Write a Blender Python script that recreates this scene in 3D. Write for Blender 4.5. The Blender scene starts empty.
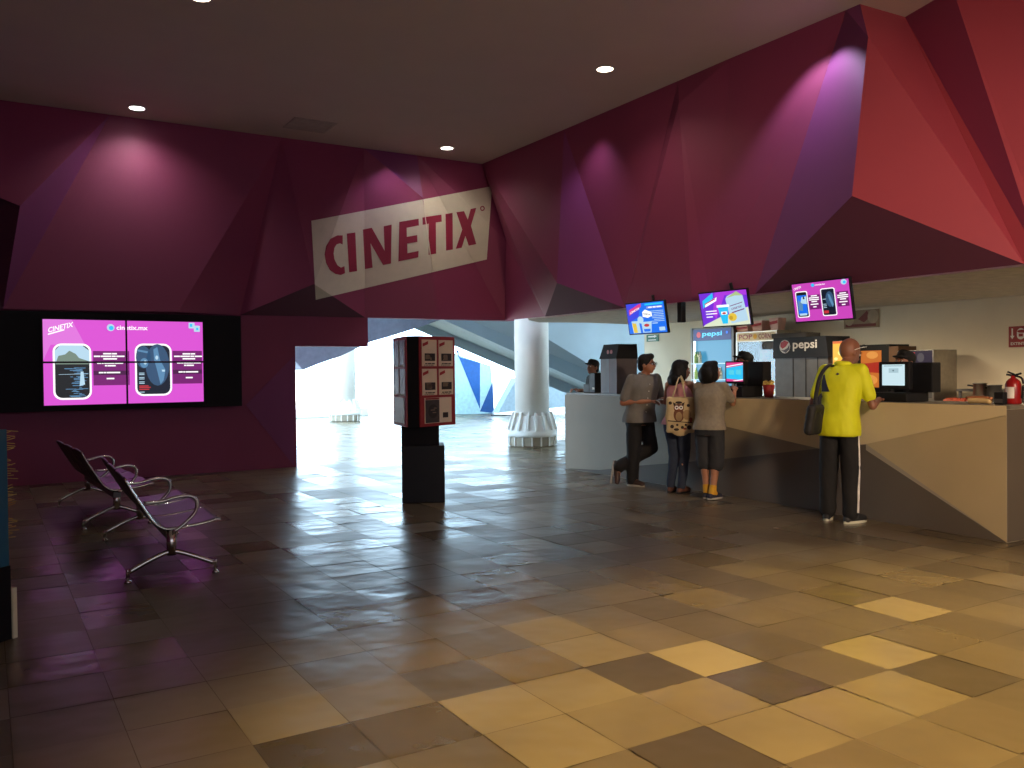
import bpy, bmesh, math, random
from math import sin, cos, pi, radians, sqrt, atan2
from mathutils import Vector, Matrix, noise, Euler
from mathutils.bvhtree import BVHTree

random.seed(7)
COL = bpy.context.scene.collection

# ------------------------------------------------------------------ camera
F = 863.43
v1 = Vector((-15 - 512, 384 - 377, -F)).normalized()      # world +Y seen from the camera
v2 = Vector((1927 - 512, 384 - 356.5, -F)).normalized()   # world +X
v3 = v2.cross(v1).normalized()
v2 = v1.cross(v3).normalized()
RM = Matrix((v2, v1, v3))                                  # camera -> world
CAM = Vector((0, 0, 1.5))
cd = bpy.data.cameras.new('camera')
cd.sensor_width = 36
cd.lens = F / 1024 * 36
cd.clip_end = 300
co = bpy.data.objects.new('camera', cd)
COL.objects.link(co)
co.matrix_world = Matrix.Translation(CAM) @ RM.to_4x4()
bpy.context.scene.camera = co


def ray(px, py):
    return RM @ Vector((px - 512, 384 - py, -F))


def on(axis, val, px, py):
    d = ray(px, py)
    return CAM + d * ((val - CAM[axis]) / d[axis])


# ------------------------------------------------------------------ helpers
def srgb(r, g, b):
    f = lambda c: c / 12.92 if c <= .04045 else ((c + .055) / 1.055) ** 2.4
    return (f(r / 255), f(g / 255), f(b / 255), 1)


MATS = {}


def mat(name, col, rough=.5, metal=0, var=.12, scale=8, bump=0, spec=.5, coat=0):
    if name in MATS:
        return MATS[name]
    m = bpy.data.materials.new(name)
    m.use_nodes = True
    nt = m.node_tree
    b = nt.nodes['Principled BSDF']
    b.inputs['Roughness'].default_value = rough
    b.inputs['Metallic'].default_value = metal
    b.inputs['Specular IOR Level'].default_value = spec
    b.inputs['Coat Weight'].default_value = coat
    tc = nt.nodes.new('ShaderNodeTexCoord')
    nz = nt.nodes.new('ShaderNodeTexNoise')
    nz.inputs['Scale'].default_value = scale
    nz.inputs['Detail'].default_value = 4
    nt.links.new(tc.outputs['Object'], nz.inputs['Vector'])
    r = nt.nodes.new('ShaderNodeValToRGB')
    r.color_ramp.elements[0].position = .3
    r.color_ramp.elements[1].position = .7
    r.color_ramp.elements[0].color = tuple(c * (1 - var) for c in col[:3]) + (1,)
    r.color_ramp.elements[1].color = tuple(min(1, c * (1 + var)) for c in col[:3]) + (1,)
    nt.links.new(nz.outputs['Fac'], r.inputs['Fac'])
    nt.links.new(r.outputs['Color'], b.inputs['Base Color'])
    if bump:
        bp = nt.nodes.new('ShaderNodeBump')
        bp.inputs['Strength'].default_value = bump
        bp.inputs['Distance'].default_value = .01
        nt.links.new(nz.outputs['Fac'], bp.inputs['Height'])
        nt.links.new(bp.outputs['Normal'], b.inputs['Normal'])
    MATS[name] = m
    return m


def emat(name, col, s=1.0):
    if name in MATS:
        return MATS[name]
    m = bpy.data.materials.new(name)
    m.use_nodes = True
    b = m.node_tree.nodes['Principled BSDF']
    b.inputs['Base Color'].default_value = (0.01, 0.01, 0.01, 1)
    b.inputs['Roughness'].default_value = .3
    b.inputs['Emission Color'].default_value = col
    b.inputs['Emission Strength'].default_value = s
    MATS[name] = m
    return m


def link(name, me, m=None, parent=None, loc=None, rot=None):
    o = bpy.data.objects.new(name, me)
    COL.objects.link(o)
    if m is not None:
        for k in (m if isinstance(m, (list, tuple)) else [m]):
            me.materials.append(k)
    if parent:
        o.parent = parent
    if loc:
        o.location = loc
    if rot is not None:
        o.rotation_euler = rot if isinstance(rot, (tuple, Euler)) else (0, 0, rot)
    return o


def obj(name, bm, m, parent=None, smooth=False, loc=None, rot=None):
    me = bpy.data.meshes.new(name)
    bmesh.ops.recalc_face_normals(bm, faces=bm.faces)
    if smooth:
        for f in bm.faces:
            f.smooth = True
    bm.to_mesh(me)
    bm.free()
    return link(name, me, m, parent, loc, rot)


def tag(o, label, cat, group=None, kind=None):
    o['label'] = label
    o['category'] = cat
    if group:
        o['group'] = group
    if kind:
        o['kind'] = kind
    return o


def thing(name, label, cat, loc=(0, 0, 0), rot=0, group=None):
    o = bpy.data.objects.new(name, None)
    COL.objects.link(o)
    o.location = loc
    o.rotation_euler = (0, 0, rot) if not isinstance(rot, tuple) else rot
    o.empty_display_size = .1
    return tag(o, label, cat, group)


def struct(name, bm, m, smooth=False):
    o = obj(name, bm, m, None, smooth)
    o['kind'] = 'structure'
    return o


def B():
    return bmesh.new()


def box(bm, x0, x1, y0, y1, z0, z1, bev=0, mi=0):
    vs = [bm.verts.new((x, y, z)) for x in (x0, x1) for y in (y0, y1) for z in (z0, z1)]
    fs = []
    for q in ((0, 1, 3, 2), (4, 6, 7, 5), (0, 4, 5, 1), (2, 3, 7, 6), (0, 2, 6, 4), (1, 5, 7, 3)):
        f = bm.faces.new([vs[i] for i in q])
        f.material_index = mi
        fs.append(f)
    if bev:
        es = list({e for f in fs for e in f.edges})
        bmesh.ops.bevel(bm, geom=es, offset=bev, segments=2, affect='EDGES', profile=.5)
    return bm


def poly_prism(bm, pts, d):
    """pts: list of 3D points (planar); d: extrusion vector"""
    a = [bm.verts.new(p) for p in pts]
    b = [bm.verts.new(Vector(p) + Vector(d)) for p in pts]
    n = len(a)
    bm.faces.new(a)
    bm.faces.new(b[::-1])
    for i in range(n):
        bm.faces.new((a[i], b[i], b[(i + 1) % n], a[(i + 1) % n]))
    return bm


def lathe(bm, prof, seg=32, c=(0, 0, 0), cap=True):
    rings = []
    for r, z in prof:
        rings.append([bm.verts.new((c[0] + r * cos(2 * pi * i / seg), c[1] + r * sin(2 * pi * i / seg), c[2] + z)) for i in range(seg)])
    for a, b in zip(rings, rings[1:]):
        for i in range(seg):
            bm.faces.new((a[i], a[(i + 1) % seg], b[(i + 1) % seg], b[i]))
    if cap:
        bm.faces.new(rings[0])
        bm.faces.new(rings[-1])
    return bm


def tube(bm, pts, r, seg=10, flat=1.0, up=(0, 0, 1), rs=None):
    """swept tube; flat scales the second radius"""
    pts = [Vector(p) for p in pts]
    rings = []
    n = len(pts)
    u0 = Vector(up)
    for i, p in enumerate(pts):
        t = (pts[min(i + 1, n - 1)] - pts[max(i - 1, 0)]).normalized()
        s = t.cross(u0)
        if s.length < 1e-3:
            s = t.cross(Vector((1, 0, 0)))
        s.normalize()
        w = s.cross(t).normalized()
        rr = rs[i] if rs else r
        rings.append([bm.verts.new(p + s * rr * cos(2 * pi * k / seg) + w * rr * flat * sin(2 * pi * k / seg)) for k in range(seg)])
    for a, b in zip(rings, rings[1:]):
        for k in range(seg):
            bm.faces.new((a[k], a[(k + 1) % seg], b[(k + 1) % seg], b[k]))
    bm.faces.new(rings[0])
    bm.faces.new(rings[-1])
    return bm


def spline(pts, n=8):
    pts = [Vector(p) for p in pts]
    out = []
    P = [pts[0] * 2 - pts[1]] + pts + [pts[-1] * 2 - pts[-2]]
    for i in range(1, len(P) - 2):
        for k in range(n):
            t = k / n
            a, b, c, d = P[i - 1], P[i], P[i + 1], P[i + 2]
            out.append(.5 * ((2 * b) + (c - a) * t + (2 * a - 5 * b + 4 * c - d) * t * t + (3 * b - a - 3 * c + d) * t ** 3))
    out.append(pts[-1])
    return out


_TXT = {}


def text_tris(s):
    """triangles of a built-in-font text, normalised to height 1 and width w"""
    if s in _TXT:
        return _TXT[s]
    c = bpy.data.curves.new('t', 'FONT')
    c.body = s
    c.size = 1
    c.offset = .02
    c.resolution_u = 3
    o = bpy.data.objects.new('t', c)
    COL.objects.link(o)
    dg = bpy.context.evaluated_depsgraph_get()
    dg.update()
    me = bpy.data.meshes.new_from_object(o.evaluated_get(dg))
    me.calc_loop_triangles()
    tris = [[(me.vertices[v].co.x, me.vertices[v].co.y) for v in t.vertices] for t in me.loop_triangles]
    bpy.data.objects.remove(o)
    bpy.data.curves.remove(c)
    bpy.data.meshes.remove(me)
    xs = [p[0] for t in tris for p in t]
    ys = [p[1] for t in tris for p in t]
    x0, y0, x1, y1 = min(xs), min(ys), max(xs), max(ys)
    tris = [[((p[0] - x0) / (x1 - x0), (p[1] - y0) / (y1 - y0)) for p in t] for t in tris]
    _TXT[s] = tris
    return tris


def text_polys(s, x0, y0, x1, y1, shear=0, slope=0):
    """lettering filling the box, with optional rising baseline (slope) and slant (shear)"""
    out = []
    for t in text_tris(s):
        out.append([(x0 + p[0] * (x1 - x0) + shear * p[1] * (y1 - y0), y0 + p[1] * (y1 - y0) + slope * p[0] * (x1 - x0)) for p in t])
    return out


def clip(poly, x0, y0, x1, y1):
    for ax, lim, sg in ((0, x0, 1), (0, x1, -1), (1, y0, 1), (1, y1, -1)):
        out = []
        n = len(poly)
        for i in range(n):
            a, b = poly[i], poly[(i + 1) % n]
            ia, ib = sg * (a[ax] - lim) >= 0, sg * (b[ax] - lim) >= 0
            if ia:
                out.append(a)
            if ia != ib:
                t = (lim - a[ax]) / (b[ax] - a[ax])
                out.append((a[0] + (b[0] - a[0]) * t, a[1] + (b[1] - a[1]) * t))
        poly = out
        if len(poly) < 3:
            return []
    return poly


def rrect(x0, y0, x1, y1, r, n=5):
    out = []
    for cx, cy, a0 in ((x1 - r, y1 - r, 0), (x0 + r, y1 - r, 90), (x0 + r, y0 + r, 180), (x1 - r, y0 + r, 270)):
        for i in range(n + 1):
            a = radians(a0 + 90 * i / n)
            out.append((cx + r * cos(a), cy + r * sin(a)))
    return out


def disc(cx, cy, rx, ry=None, n=20):
    ry = ry or rx
    return [(cx + rx * cos(2 * pi * i / n), cy + ry * sin(2 * pi * i / n)) for i in range(n)]


def rc(x0, y0, x1, y1):
    return [(x0, y0), (x1, y0), (x1, y1), (x0, y1)]


def layers(name, items, parent, y=0, step=.0012, rect=None):
    """flat graphics in the local XZ plane facing -Y. items: (polys, material); one mesh, one material slot each"""
    bm = B()
    ms = []
    for k, (polys, m) in enumerate(items):
        if m not in ms:
            ms.append(m)
        mi = ms.index(m)
        for p in polys:
            if rect:
                p = clip(p, *rect)
                if not p:
                    continue
            try:
                vs = [bm.verts.new((q[0], y - step * k, q[1])) for q in p]
                f = bm.faces.new(vs)
                f.material_index = mi
            except ValueError:
                pass
    me = bpy.data.meshes.new(name)
    bm.normal_update()
    bmesh.ops.triangulate(bm, faces=[f for f in bm.faces if len(f.verts) > 4])
    for f in bm.faces:
        f.normal_update()
        if f.normal.y > 0:
            f.normal_flip()
    bm.to_mesh(me)
    bm.free()
    return link(name, me, ms, parent)


# ------------------------------------------------------------------ materials
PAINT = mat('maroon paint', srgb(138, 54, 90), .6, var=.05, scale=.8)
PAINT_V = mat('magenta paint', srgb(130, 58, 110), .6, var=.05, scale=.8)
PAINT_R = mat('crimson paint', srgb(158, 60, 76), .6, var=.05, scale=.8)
PAINT_SHADE = mat('shaded facet paint', srgb(92, 44, 68), .6, var=.05, scale=.8)  # darker maroon: shade of the down-tilted facets put into the colour
CEIL = mat('ceiling plaster', srgb(205, 192, 182), .9, var=.02, scale=2)
CREAM = mat('cream wall plaster', srgb(226, 213, 186), .85, var=.03, scale=3)
WHITE = mat('white concrete', srgb(225, 225, 220), .7, var=.05, scale=3)
BLUEGREY = mat('pale concrete', srgb(178, 200, 212), .8, var=.06, scale=1.5)
BLACK = mat('black plastic', (.010, .010, .012, 1), .5, spec=.3)
BLACKM = mat('matte black panel', (.006, .005, .007, 1), .7, spec=.25)
CHROME = mat('chrome', (.62, .6, .55, 1), .2, 1, var=.03)
STEEL = mat('brushed steel', (.42, .4, .36, 1), .38, 1, var=.08, scale=20)
DSTEEL = mat('dark steel', (.14, .135, .13, 1), .45, .6, var=.1)
GREY_PL = mat('grey plastic', srgb(94, 88, 93), .5)
REDM = mat('red enamel', srgb(150, 20, 22), .35)
KRED = mat('red display frame', srgb(150, 40, 44), .5)
PAPER = mat('aged poster paper', srgb(226, 208, 180), .7, var=.05)
INK = mat('dark print', srgb(52, 46, 44), .7)
WHT = mat('white print', srgb(235, 232, 225), .6)

# ------------------------------------------------------------------ floor
TX, TY, GX, GY = .4155, .4265, .90, 2.245


def floor_mat():
    m = bpy.data.materials.new('slate tile')
    m.use_nodes = True
    nt = m.node_tree
    b = nt.nodes['Principled BSDF']
    at = nt.nodes.new('ShaderNodeAttribute')
    at.attribute_name = 'tile'
    tc = nt.nodes.new('ShaderNodeTexCoord')
    n1 = nt.nodes.new('ShaderNodeTexNoise')
    n1.inputs['Scale'].default_value = 1.8
    n1.inputs['Detail'].default_value = 3
    n1.inputs['Distortion'].default_value = .3
    n2 = nt.nodes.new('ShaderNodeTexNoise')
    n2.inputs['Scale'].default_value = 7
    n2.inputs['Detail'].default_value = 2
    nt.links.new(tc.outputs['Object'], n1.inputs['Vector'])
    nt.links.new(tc.outputs['Object'], n2.inputs['Vector'])
    r = nt.nodes.new('ShaderNodeValToRGB')
    e = r.color_ramp.elements
    e[0].position = 0
    e[0].color = srgb(62, 54, 45)
    e[1].position = 1
    e[1].color = srgb(164, 147, 110)
    q = r.color_ramp.elements.new(.5)
    q.color = srgb(108, 94, 72)
    ad = nt.nodes.new('ShaderNodeMath')
    ad.operation = 'MULTIPLY_ADD'
    ad.inputs[1].default_value = .3
    nt.links.new(n1.outputs['Fac'], ad.inputs[0])
    nt.links.new(at.outputs['Fac'], ad.inputs[2])
    su = nt.nodes.new('ShaderNodeMath')
    su.operation = 'SUBTRACT'
    su.inputs[1].default_value = .15
    nt.links.new(ad.outputs[0], su.inputs[0])
    nt.links.new(su.outputs[0], r.inputs['Fac'])
    nt.links.new(r.outputs['Color'], b.inputs['Base Color'])
    a2 = nt.nodes.new('ShaderNodeAttribute')
    a2.attribute_name = 'polish'
    rr = nt.nodes.new('ShaderNodeMath')
    rr.operation = 'MULTIPLY_ADD'
    rr.inputs[1].default_value = .16
    nt.links.new(a2.outputs['Fac'], rr.inputs[0])
    rr.inputs[2].default_value = .23
    nt.links.new(rr.outputs[0], b.inputs['Roughness'])
    b.inputs['Specular IOR Level'].default_value = .62
    n3 = nt.nodes.new('ShaderNodeTexNoise')
    n3.inputs['Scale'].default_value = 2.6
    n3.inputs['Detail'].default_value = 2
    n3.inputs['Roughness'].default_value = .6
    nt.links.new(tc.outputs['Object'], n3.inputs['Vector'])
    bp = nt.nodes.new('ShaderNodeBump')
    bp.inputs['Strength'].default_value = .6
    bp.inputs['Distance'].default_value = .02
    nt.links.new(n3.outputs['Fac'], bp.inputs['Height'])
    nt.links.new(bp.outputs['Normal'], b.inputs['Normal'])
    return m


KNOWN = {(5, 2): .84, (4, 2): .14, (5, 1): .12, (7, 1): .76, (7, 0): .2, (3, 0): .12, (1, 2): .18, (0, 3): .62, (0, 2): .15,
         (2, 3): .2, (6, 1): .3, (3, 2): .62, (2, 2): .66, (3, 1): .55, (2, 1): .62, (4, 1): .58, (4, 0): .6, (5, 0): .6,
         (6, 0): .62, (6, 2): .3, (8, 0): .5, (8, 1): .45, (2, 4): .4, (3, 3): .5, (3, 4): .3, (4, 3): .62, (4, 4): .6, (5, 3): .5,
         (1, 3): .45, (9, 2): .85, (1, 4): .3, (5, 4): .42, (0, 1): .4, (1, 1): .3}
bm = B()
fl = bm.loops.layers.float_color.new('tile')
fp = bm.loops.layers.float_color.new('polish')
R2 = random.Random(3)
i0, i1 = int((-3 - GX) / TX) - 1, int((24 - GX) / TX)
j0, j1 = int((-4 - GY) / TY) - 1, int((46 - GY) / TY)
for i in range(i0, i1):
    for j in range(j0, j1):
        v = KNOWN.get((i, j), R2.betavariate(2.2, 2.2) * .38 + .24)
        x0, y0 = GX + i * TX, GY + j * TY
        g = .0016
        z = R2.uniform(-.0008, .0008)
        a, c = R2.gauss(0, .0015), R2.gauss(0, .0015)
        vs = []
        for dx, dy in ((0, 0), (1, 0), (1, 1), (0, 1)):
            vs.append(bm.verts.new((x0 + g + dx * (TX - 2 * g), y0 + g + dy * (TY - 2 * g), z + a * (dx - .5) + c * (dy - .5) - .001)))
        f = bm.faces.new(vs)
        pz = R2.random()
        for l in f.loops:
            l[fl] = (v, v, v, 1)
            l[fp] = (pz, pz, pz, 1)
grout_z = -.006
vs = [bm.verts.new(p) for p in ((-3.2, -4.2, grout_z), (24.3, -4.2, grout_z), (24.3, 46.3, grout_z), (-3.2, 46.3, grout_z))]
f = bm.faces.new(vs)
f.material_index = 1
vs2 = [bm.verts.new((v.co.x, v.co.y, -.1)) for v in vs]
bm.faces.new(vs2[::-1]).material_index = 1
me = bpy.data.meshes.new('floor')
bm.to_mesh(me)
bm.free()
o = link('floor', me, [floor_mat(), mat('grout', srgb(92, 80, 62), .8)])
o['kind'] = 'structure'

# ------------------------------------------------------------------ faceted walls
ZC = 5.2


def cz(px, py):
    return on(2, ZC, px, py)


def cy(px):      # ceiling line of the back wall at pixel column px
    return on(1, 13.43, px, 100 + .1328 * px)


V = {
    'E0': Vector((-3.2, 13.43, 5.2)), 'Eb': Vector((-3.2, 13.4, 2.38)), 'Em': on(1, 13.62, -60, 108),
    't1': cy(110), 't2': cy(146), 't3': cy(222), 't4': cy(282), 't5': cy(364), 't6': cy(417), 't7': Vector((7.62, 13.43, 5.2)),
    'm1': on(1, 13.0, 20, 206), 'm3': on(1, 13.08, 314, 284), 'm4': on(1, 13.25, 506, 240),
    'b1': on(1, 13.38, 3, 309), 'b2': on(1, 13.30, 178, 312), 'b3': on(1, 13.62, 240, 315), 'b4': on(1, 13.62, 365, 317.5),
    'b45': on(1, 13.40, 438, 319), 'b5': on(1, 13.5, 505, 320.5),
    'm6': on(1, 13.30, 423, 198),
    'B1': on(0, 7.55, 545, 316.5), 'M1': on(0, 7.25, 557, 283), 'B2': on(0, 7.55, 625, 308), 'B3': on(0, 7.52, 692, 301),
    'B4': on(0, 7.57, 710, 299), 'B5': on(0, 7.52, 755, 294),
    'c1': cz(564, 129.6), 'c2': cz(678, 81), 'c3': cz(731, 58), 'c4': cz(846, 10), 'c5': cz(860, 4), 'c6': cz(905, 17), 'c7': cz(953, -11),
    'M2': on(0, 7.02, 852, 196), 'R1': on(0, 7.5, 868, 36), 'k2': on(0, 7.55, 679, 103),
    'Bx': on(0, 7.52, 1042, 262), 'By': on(0, 7.56, 1052, 261), 'r8': Vector((8.9, 3.3, 5.2)),
    'Z0': Vector((7.56, -4, 2.36)), 'Z1': Vector((8.7, -4, 5.2)),
    'Bm': on(0, 7.52, 1024, 264),
}


def on_plane(a, b, c, px, py):
    n = (V[b] - V[a]).cross(V[c] - V[a])
    d = ray(px, py)
    return CAM + d * ((V[a] - CAM).dot(n) / d.dot(n))


V['R1'] = on_plane('c4', 'M2', 'B5', 868, 36)
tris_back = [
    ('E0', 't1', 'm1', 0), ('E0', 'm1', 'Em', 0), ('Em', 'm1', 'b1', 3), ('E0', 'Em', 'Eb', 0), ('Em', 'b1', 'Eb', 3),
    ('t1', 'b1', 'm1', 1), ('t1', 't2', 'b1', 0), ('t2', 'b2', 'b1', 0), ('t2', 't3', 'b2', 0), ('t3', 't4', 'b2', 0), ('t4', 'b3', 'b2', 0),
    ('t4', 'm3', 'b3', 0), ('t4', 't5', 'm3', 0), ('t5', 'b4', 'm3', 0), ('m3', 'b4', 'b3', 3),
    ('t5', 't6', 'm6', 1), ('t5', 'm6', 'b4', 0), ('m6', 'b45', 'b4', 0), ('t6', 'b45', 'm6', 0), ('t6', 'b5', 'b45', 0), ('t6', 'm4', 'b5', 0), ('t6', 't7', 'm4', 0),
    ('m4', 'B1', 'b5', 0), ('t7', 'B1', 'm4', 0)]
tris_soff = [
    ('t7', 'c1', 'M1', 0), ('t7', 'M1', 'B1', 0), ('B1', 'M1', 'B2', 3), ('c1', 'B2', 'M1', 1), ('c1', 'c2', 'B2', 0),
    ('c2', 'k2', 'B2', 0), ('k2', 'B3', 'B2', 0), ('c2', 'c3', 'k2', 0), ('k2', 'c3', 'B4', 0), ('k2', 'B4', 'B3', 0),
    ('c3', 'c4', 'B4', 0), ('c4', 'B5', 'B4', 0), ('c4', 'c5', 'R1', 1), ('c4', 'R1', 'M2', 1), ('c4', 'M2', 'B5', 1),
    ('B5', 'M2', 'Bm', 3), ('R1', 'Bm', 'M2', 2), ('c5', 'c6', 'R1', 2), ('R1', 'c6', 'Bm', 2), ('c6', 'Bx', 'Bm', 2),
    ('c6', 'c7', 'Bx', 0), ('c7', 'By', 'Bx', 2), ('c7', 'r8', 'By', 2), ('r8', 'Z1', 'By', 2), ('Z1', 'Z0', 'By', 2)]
PM = [PAINT, PAINT_V, PAINT_R, PAINT_SHADE]


def facet_obj(name, tris, back):
    bm = B()
    vs = {}
    for t in tris:
        for k in t[:3]:
            if k not in vs:
                vs[k] = bm.verts.new(V[k])
    for t in tris:
        f = bm.faces.new([vs[k] for k in t[:3]])
        f.material_index = t[3]
        f.normal_update()
        if f.normal.dot(CAM - f.calc_center_median()) < 0:
            f.normal_flip()
    # close the panel behind, so that it is a solid cladding
    geo = bmesh.ops.extrude_face_region(bm, geom=list(bm.faces), use_keep_orig=True)
    for g in geo['geom']:
        if isinstance(g, bmesh.types.BMVert):
            g.co = g.co + (g.co - CAM).normalized() * back
    return struct(name, bm, PM)


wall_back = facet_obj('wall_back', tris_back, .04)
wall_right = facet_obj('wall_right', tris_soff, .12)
allt = [[V[k] for k in t[:3]] for t in tris_back + tris_soff]
bvh = BVHTree.FromPolygons([p for t in allt for p in t], [(3 * i, 3 * i + 1, 3 * i + 2) for i in range(len(allt))])

# lower back wall with the stepped opening
bm = B()
box(bm, -3.2, 4.262, 13.66, 13.92, 0, 2.6)
box(bm, 4.262, 5.51, 13.66, 13.92, 1.945, 2.6)
struct('wall_back_lower', bm, [PAINT])
bm = B()
box(bm, -3.2, 8.4, 13.66, 13.92, 2.44, 5.3)
struct('wall_back_upper', bm, [PAINT])
# painted triangle on the lower wall (lighter maroon), right of the screen surround
for nm, pts in (('trim_1', [(242, 316), (242, 405), (295, 352), (295, 346), (366, 346), (366, 319)]), ('trim_2', [(246, 405), (294, 466), (294, 356)])):
    bm = B()
    poly_prism(bm, [on(1, 13.655, *p) for p in pts], (0, .004, 0))
    struct(nm, bm, [PAINT if nm == 'trim_1' else PAINT_V])

# kitchen shell
bm = B()
box(bm, 11.0, 11.2, -4, 13.05, 0, 2.6)
struct('wall_kitchen', bm, [CREAM])
bm = B()
poly_prism(bm, [(7.68, -4, 2.375), (11.2, -4, 2.375), (11.2, 13.0, 2.375), (9.4, 12.75, 2.375), (8.5, 13.0, 2.375), (7.9, 12.4, 2.375)], (0, 0, .03))
struct('ceiling_kitchen', bm, [mat('kitchen ceiling', srgb(214, 206, 194), .9)])
# hall ceiling
bm = B()
box(bm, -3.4, 9.0, -4.2, 13.95, 5.2, 5.3)
struct('ceiling', bm, [CEIL])
bm = B()
box(bm, -3.4, -3.2, -4.2, 13.95, 0, 5.3)
struct('wall_left', bm, [PAINT])
bm = B()
box(bm, -3.4, 11.2, -4.3, -4.1, 0, 5.3)
struct('wall_front', bm, [PAINT])

# ------------------------------------------------------------------ wall sign (drawn over the folds of the cladding)
def sp(p):
    return (280 + p[0] * 300 / 1024, 110 + p[1] * 300 / 1024)


def pix(p):
    c = RM.transposed() @ (Vector(p) - CAM)
    return Vector((512 + F * c.x / -c.z, 384 - F * c.y / -c.z, 0))


FOLDS = [(pix(V[a]), pix(V[b])) for a, b in (('t5', 'm6'), ('t5', 'b4'), ('m6', 'b4'), ('m6', 'b45'), ('t6', 'm6'), ('t6', 'b45'), ('t6', 'b5'), ('t6', 'm4'), ('t7', 'm4'), ('m3', 'b4'), ('t5', 'm3'), ('m3', 'b3'), ('t4', 'm3'))]


def drape(name, polys, m, parent, off, cell=6):
    """picture-outline polygons laid on the folded wall surface as thin board, following its folds"""
    bm = B()
    for p in polys:
        vs = [bm.verts.new((q[0], q[1], 0)) for q in p]
        try:
            bm.faces.new(vs)
        except ValueError:
            pass
    bm.normal_update()
    bmesh.ops.triangulate(bm, faces=bm.faces[:])
    for a, b in FOLDS:
        n_ = Vector((b.y - a.y, a.x - b.x, 0)).normalized()
        bmesh.ops.bisect_plane(bm, geom=bm.verts[:] + bm.edges[:] + bm.faces[:], plane_co=a, plane_no=n_)
    xs = [v.co.x for v in bm.verts]
    ys = [v.co.y for v in bm.verts]
    x = math.floor(min(xs) / cell) * cell + cell
    while x < max(xs):
        bmesh.ops.bisect_plane(bm, geom=bm.verts[:] + bm.edges[:] + bm.faces[:], plane_co=(x, 0, 0), plane_no=(1, 0, 0))
        x += cell
    y = math.floor(min(ys) / cell) * cell + cell
    while y < max(ys):
        bmesh.ops.bisect_plane(bm, geom=bm.verts[:] + bm.edges[:] + bm.faces[:], plane_co=(0, y, 0), plane_no=(0, 1, 0))
        y += cell
    for v in bm.verts:
        d = ray(v.co.x, v.co.y).normalized()
        h, n, i, dist = bvh.ray_cast(CAM, d)
        if h is None:
            h = on(1, 13.4, v.co.x, v.co.y)
        v.co = h - d * off * 1.3
    bmesh.ops.remove_doubles(bm, verts=bm.verts, dist=.0005)
    return obj(name, bm, m, parent)


SIGNW = mat('sign off-white paint', srgb(214, 205, 186), .6, var=.03)
SIGNR = mat('sign maroon paint', srgb(150, 34, 66), .6, var=.03)
sg = thing('wall_sign', 'off-white slanted panel with big maroon lettering on the faceted back wall', 'sign', (0, 0, 0))
drape('sign_panel', [[sp(p) for p in ((107, 378), (724, 260), (706, 510), (122, 648))]], SIGNW, sg, .006, 30)
LET = {
    'C': [(214, 428), (195, 428), (172, 440), (157, 465), (152, 492), (157, 522), (170, 546), (190, 560), (208, 563), (222, 557), (220, 533), (208, 538), (196, 530), (186, 510), (183, 490), (186, 470), (194, 458), (205, 455), (214, 459)],
    'I': [(228, 422), (257, 418), (263, 550), (236, 554)],
    'N': [(283, 408), (313, 402), (357, 480), (354, 397), (381, 391), (379, 524), (352, 529), (309, 455), (316, 538), (290, 543)],
    'E': [(407, 382), (473, 371), (474, 394), (432, 402), (433, 433), (468, 427), (469, 450), (434, 456), (435, 489), (473, 481), (472, 503), (404, 517)],
    'T': [(486, 367), (551, 357), (552, 381), (532, 384), (533, 490), (507, 495), (508, 388), (487, 392)],
    'I2': [(565, 355), (589, 351), (590, 476), (567, 480)],
    'X': [(602, 349), (628, 345), (641, 374), (651, 338), (670, 334), (652, 395), (670, 458), (644, 463), (633, 430), (620, 470), (600, 474), (622, 408)],
}
for k, p in LET.items():
    drape('letter', [[sp(q) for q in p]], SIGNR, sg, .010, 30)
ring = []
for i in range(12):
    a, b = 2 * pi * i / 12, 2 * pi * (i + 1) / 12
    ring.append([sp((691 + r * cos(t), 336 + r * 1.1 * sin(t))) for r, t in ((8, a), (8, b), (4.5, b), (4.5, a))])
drape('registered_mark', ring, SIGNR, sg, .010, 30)

# ------------------------------------------------------------------ ceiling fittings and lamps
LAMPS = []


def spot(name, loc, target, power, size, blend=.5, col=(1, 1, 1), r=.06):
    l = bpy.data.lights.new(name, 'SPOT')
    l.energy = power
    l.spot_size = radians(size)
    l.spot_blend = blend
    l.color = col
    l.shadow_soft_size = r
    o = bpy.data.objects.new(name, l)
    COL.objects.link(o)
    o.location = loc
    d = (Vector(target) - Vector(loc))
    o.rotation_euler = d.to_track_quat('-Z', 'Y').to_euler()
    return o


for px, py, lb, colr in ((137, 108, 'round white recessed ceiling downlight above the video wall', (1, 1, .96, 1)),
                         (447, 148, 'round recessed ceiling downlight above the off-white lettered wall sign', (1, .93, .8, 1)),
                         (605, 69, 'round warm recessed ceiling downlight nearest the faceted bar bulkhead', (1, .88, .66, 1)),
                         (200, -3, 'warm ceiling downlight cut off by the top edge of the picture', (1, .85, .6, 1))):
    p = cz(px, py)
    t = thing('ceiling_downlight', lb, 'ceiling light', p, 0, None)
    bm = B()
    lathe(bm, [(.10, -.006), (.13, -.006), (.14, -.001), (.14, .0), (.10, .0), (.10, -.006)], 32, cap=False)
    obj('trim_ring', bm, mat('lamp ring', srgb(200, 195, 185), .4), t, True)
    bm = B()
    lathe(bm, [(.001, -.004), (.1, -.004), (.1, -.001), (.001, -.001)], 32)
    obj('diffuser', bm, emat('lamp glow %d' % px, colr, 9), t)
    spot('downlight', (p.x, p.y, 5.17), (p.x, p.y, 0), 60 if px != 137 else 70, 140, 1, colr[:3])
p = cz(310, 125)
t = thing('ceiling_vent', 'square dark louvred air vent in the ceiling near the sign', 'vent', p)
bm = B()
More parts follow.
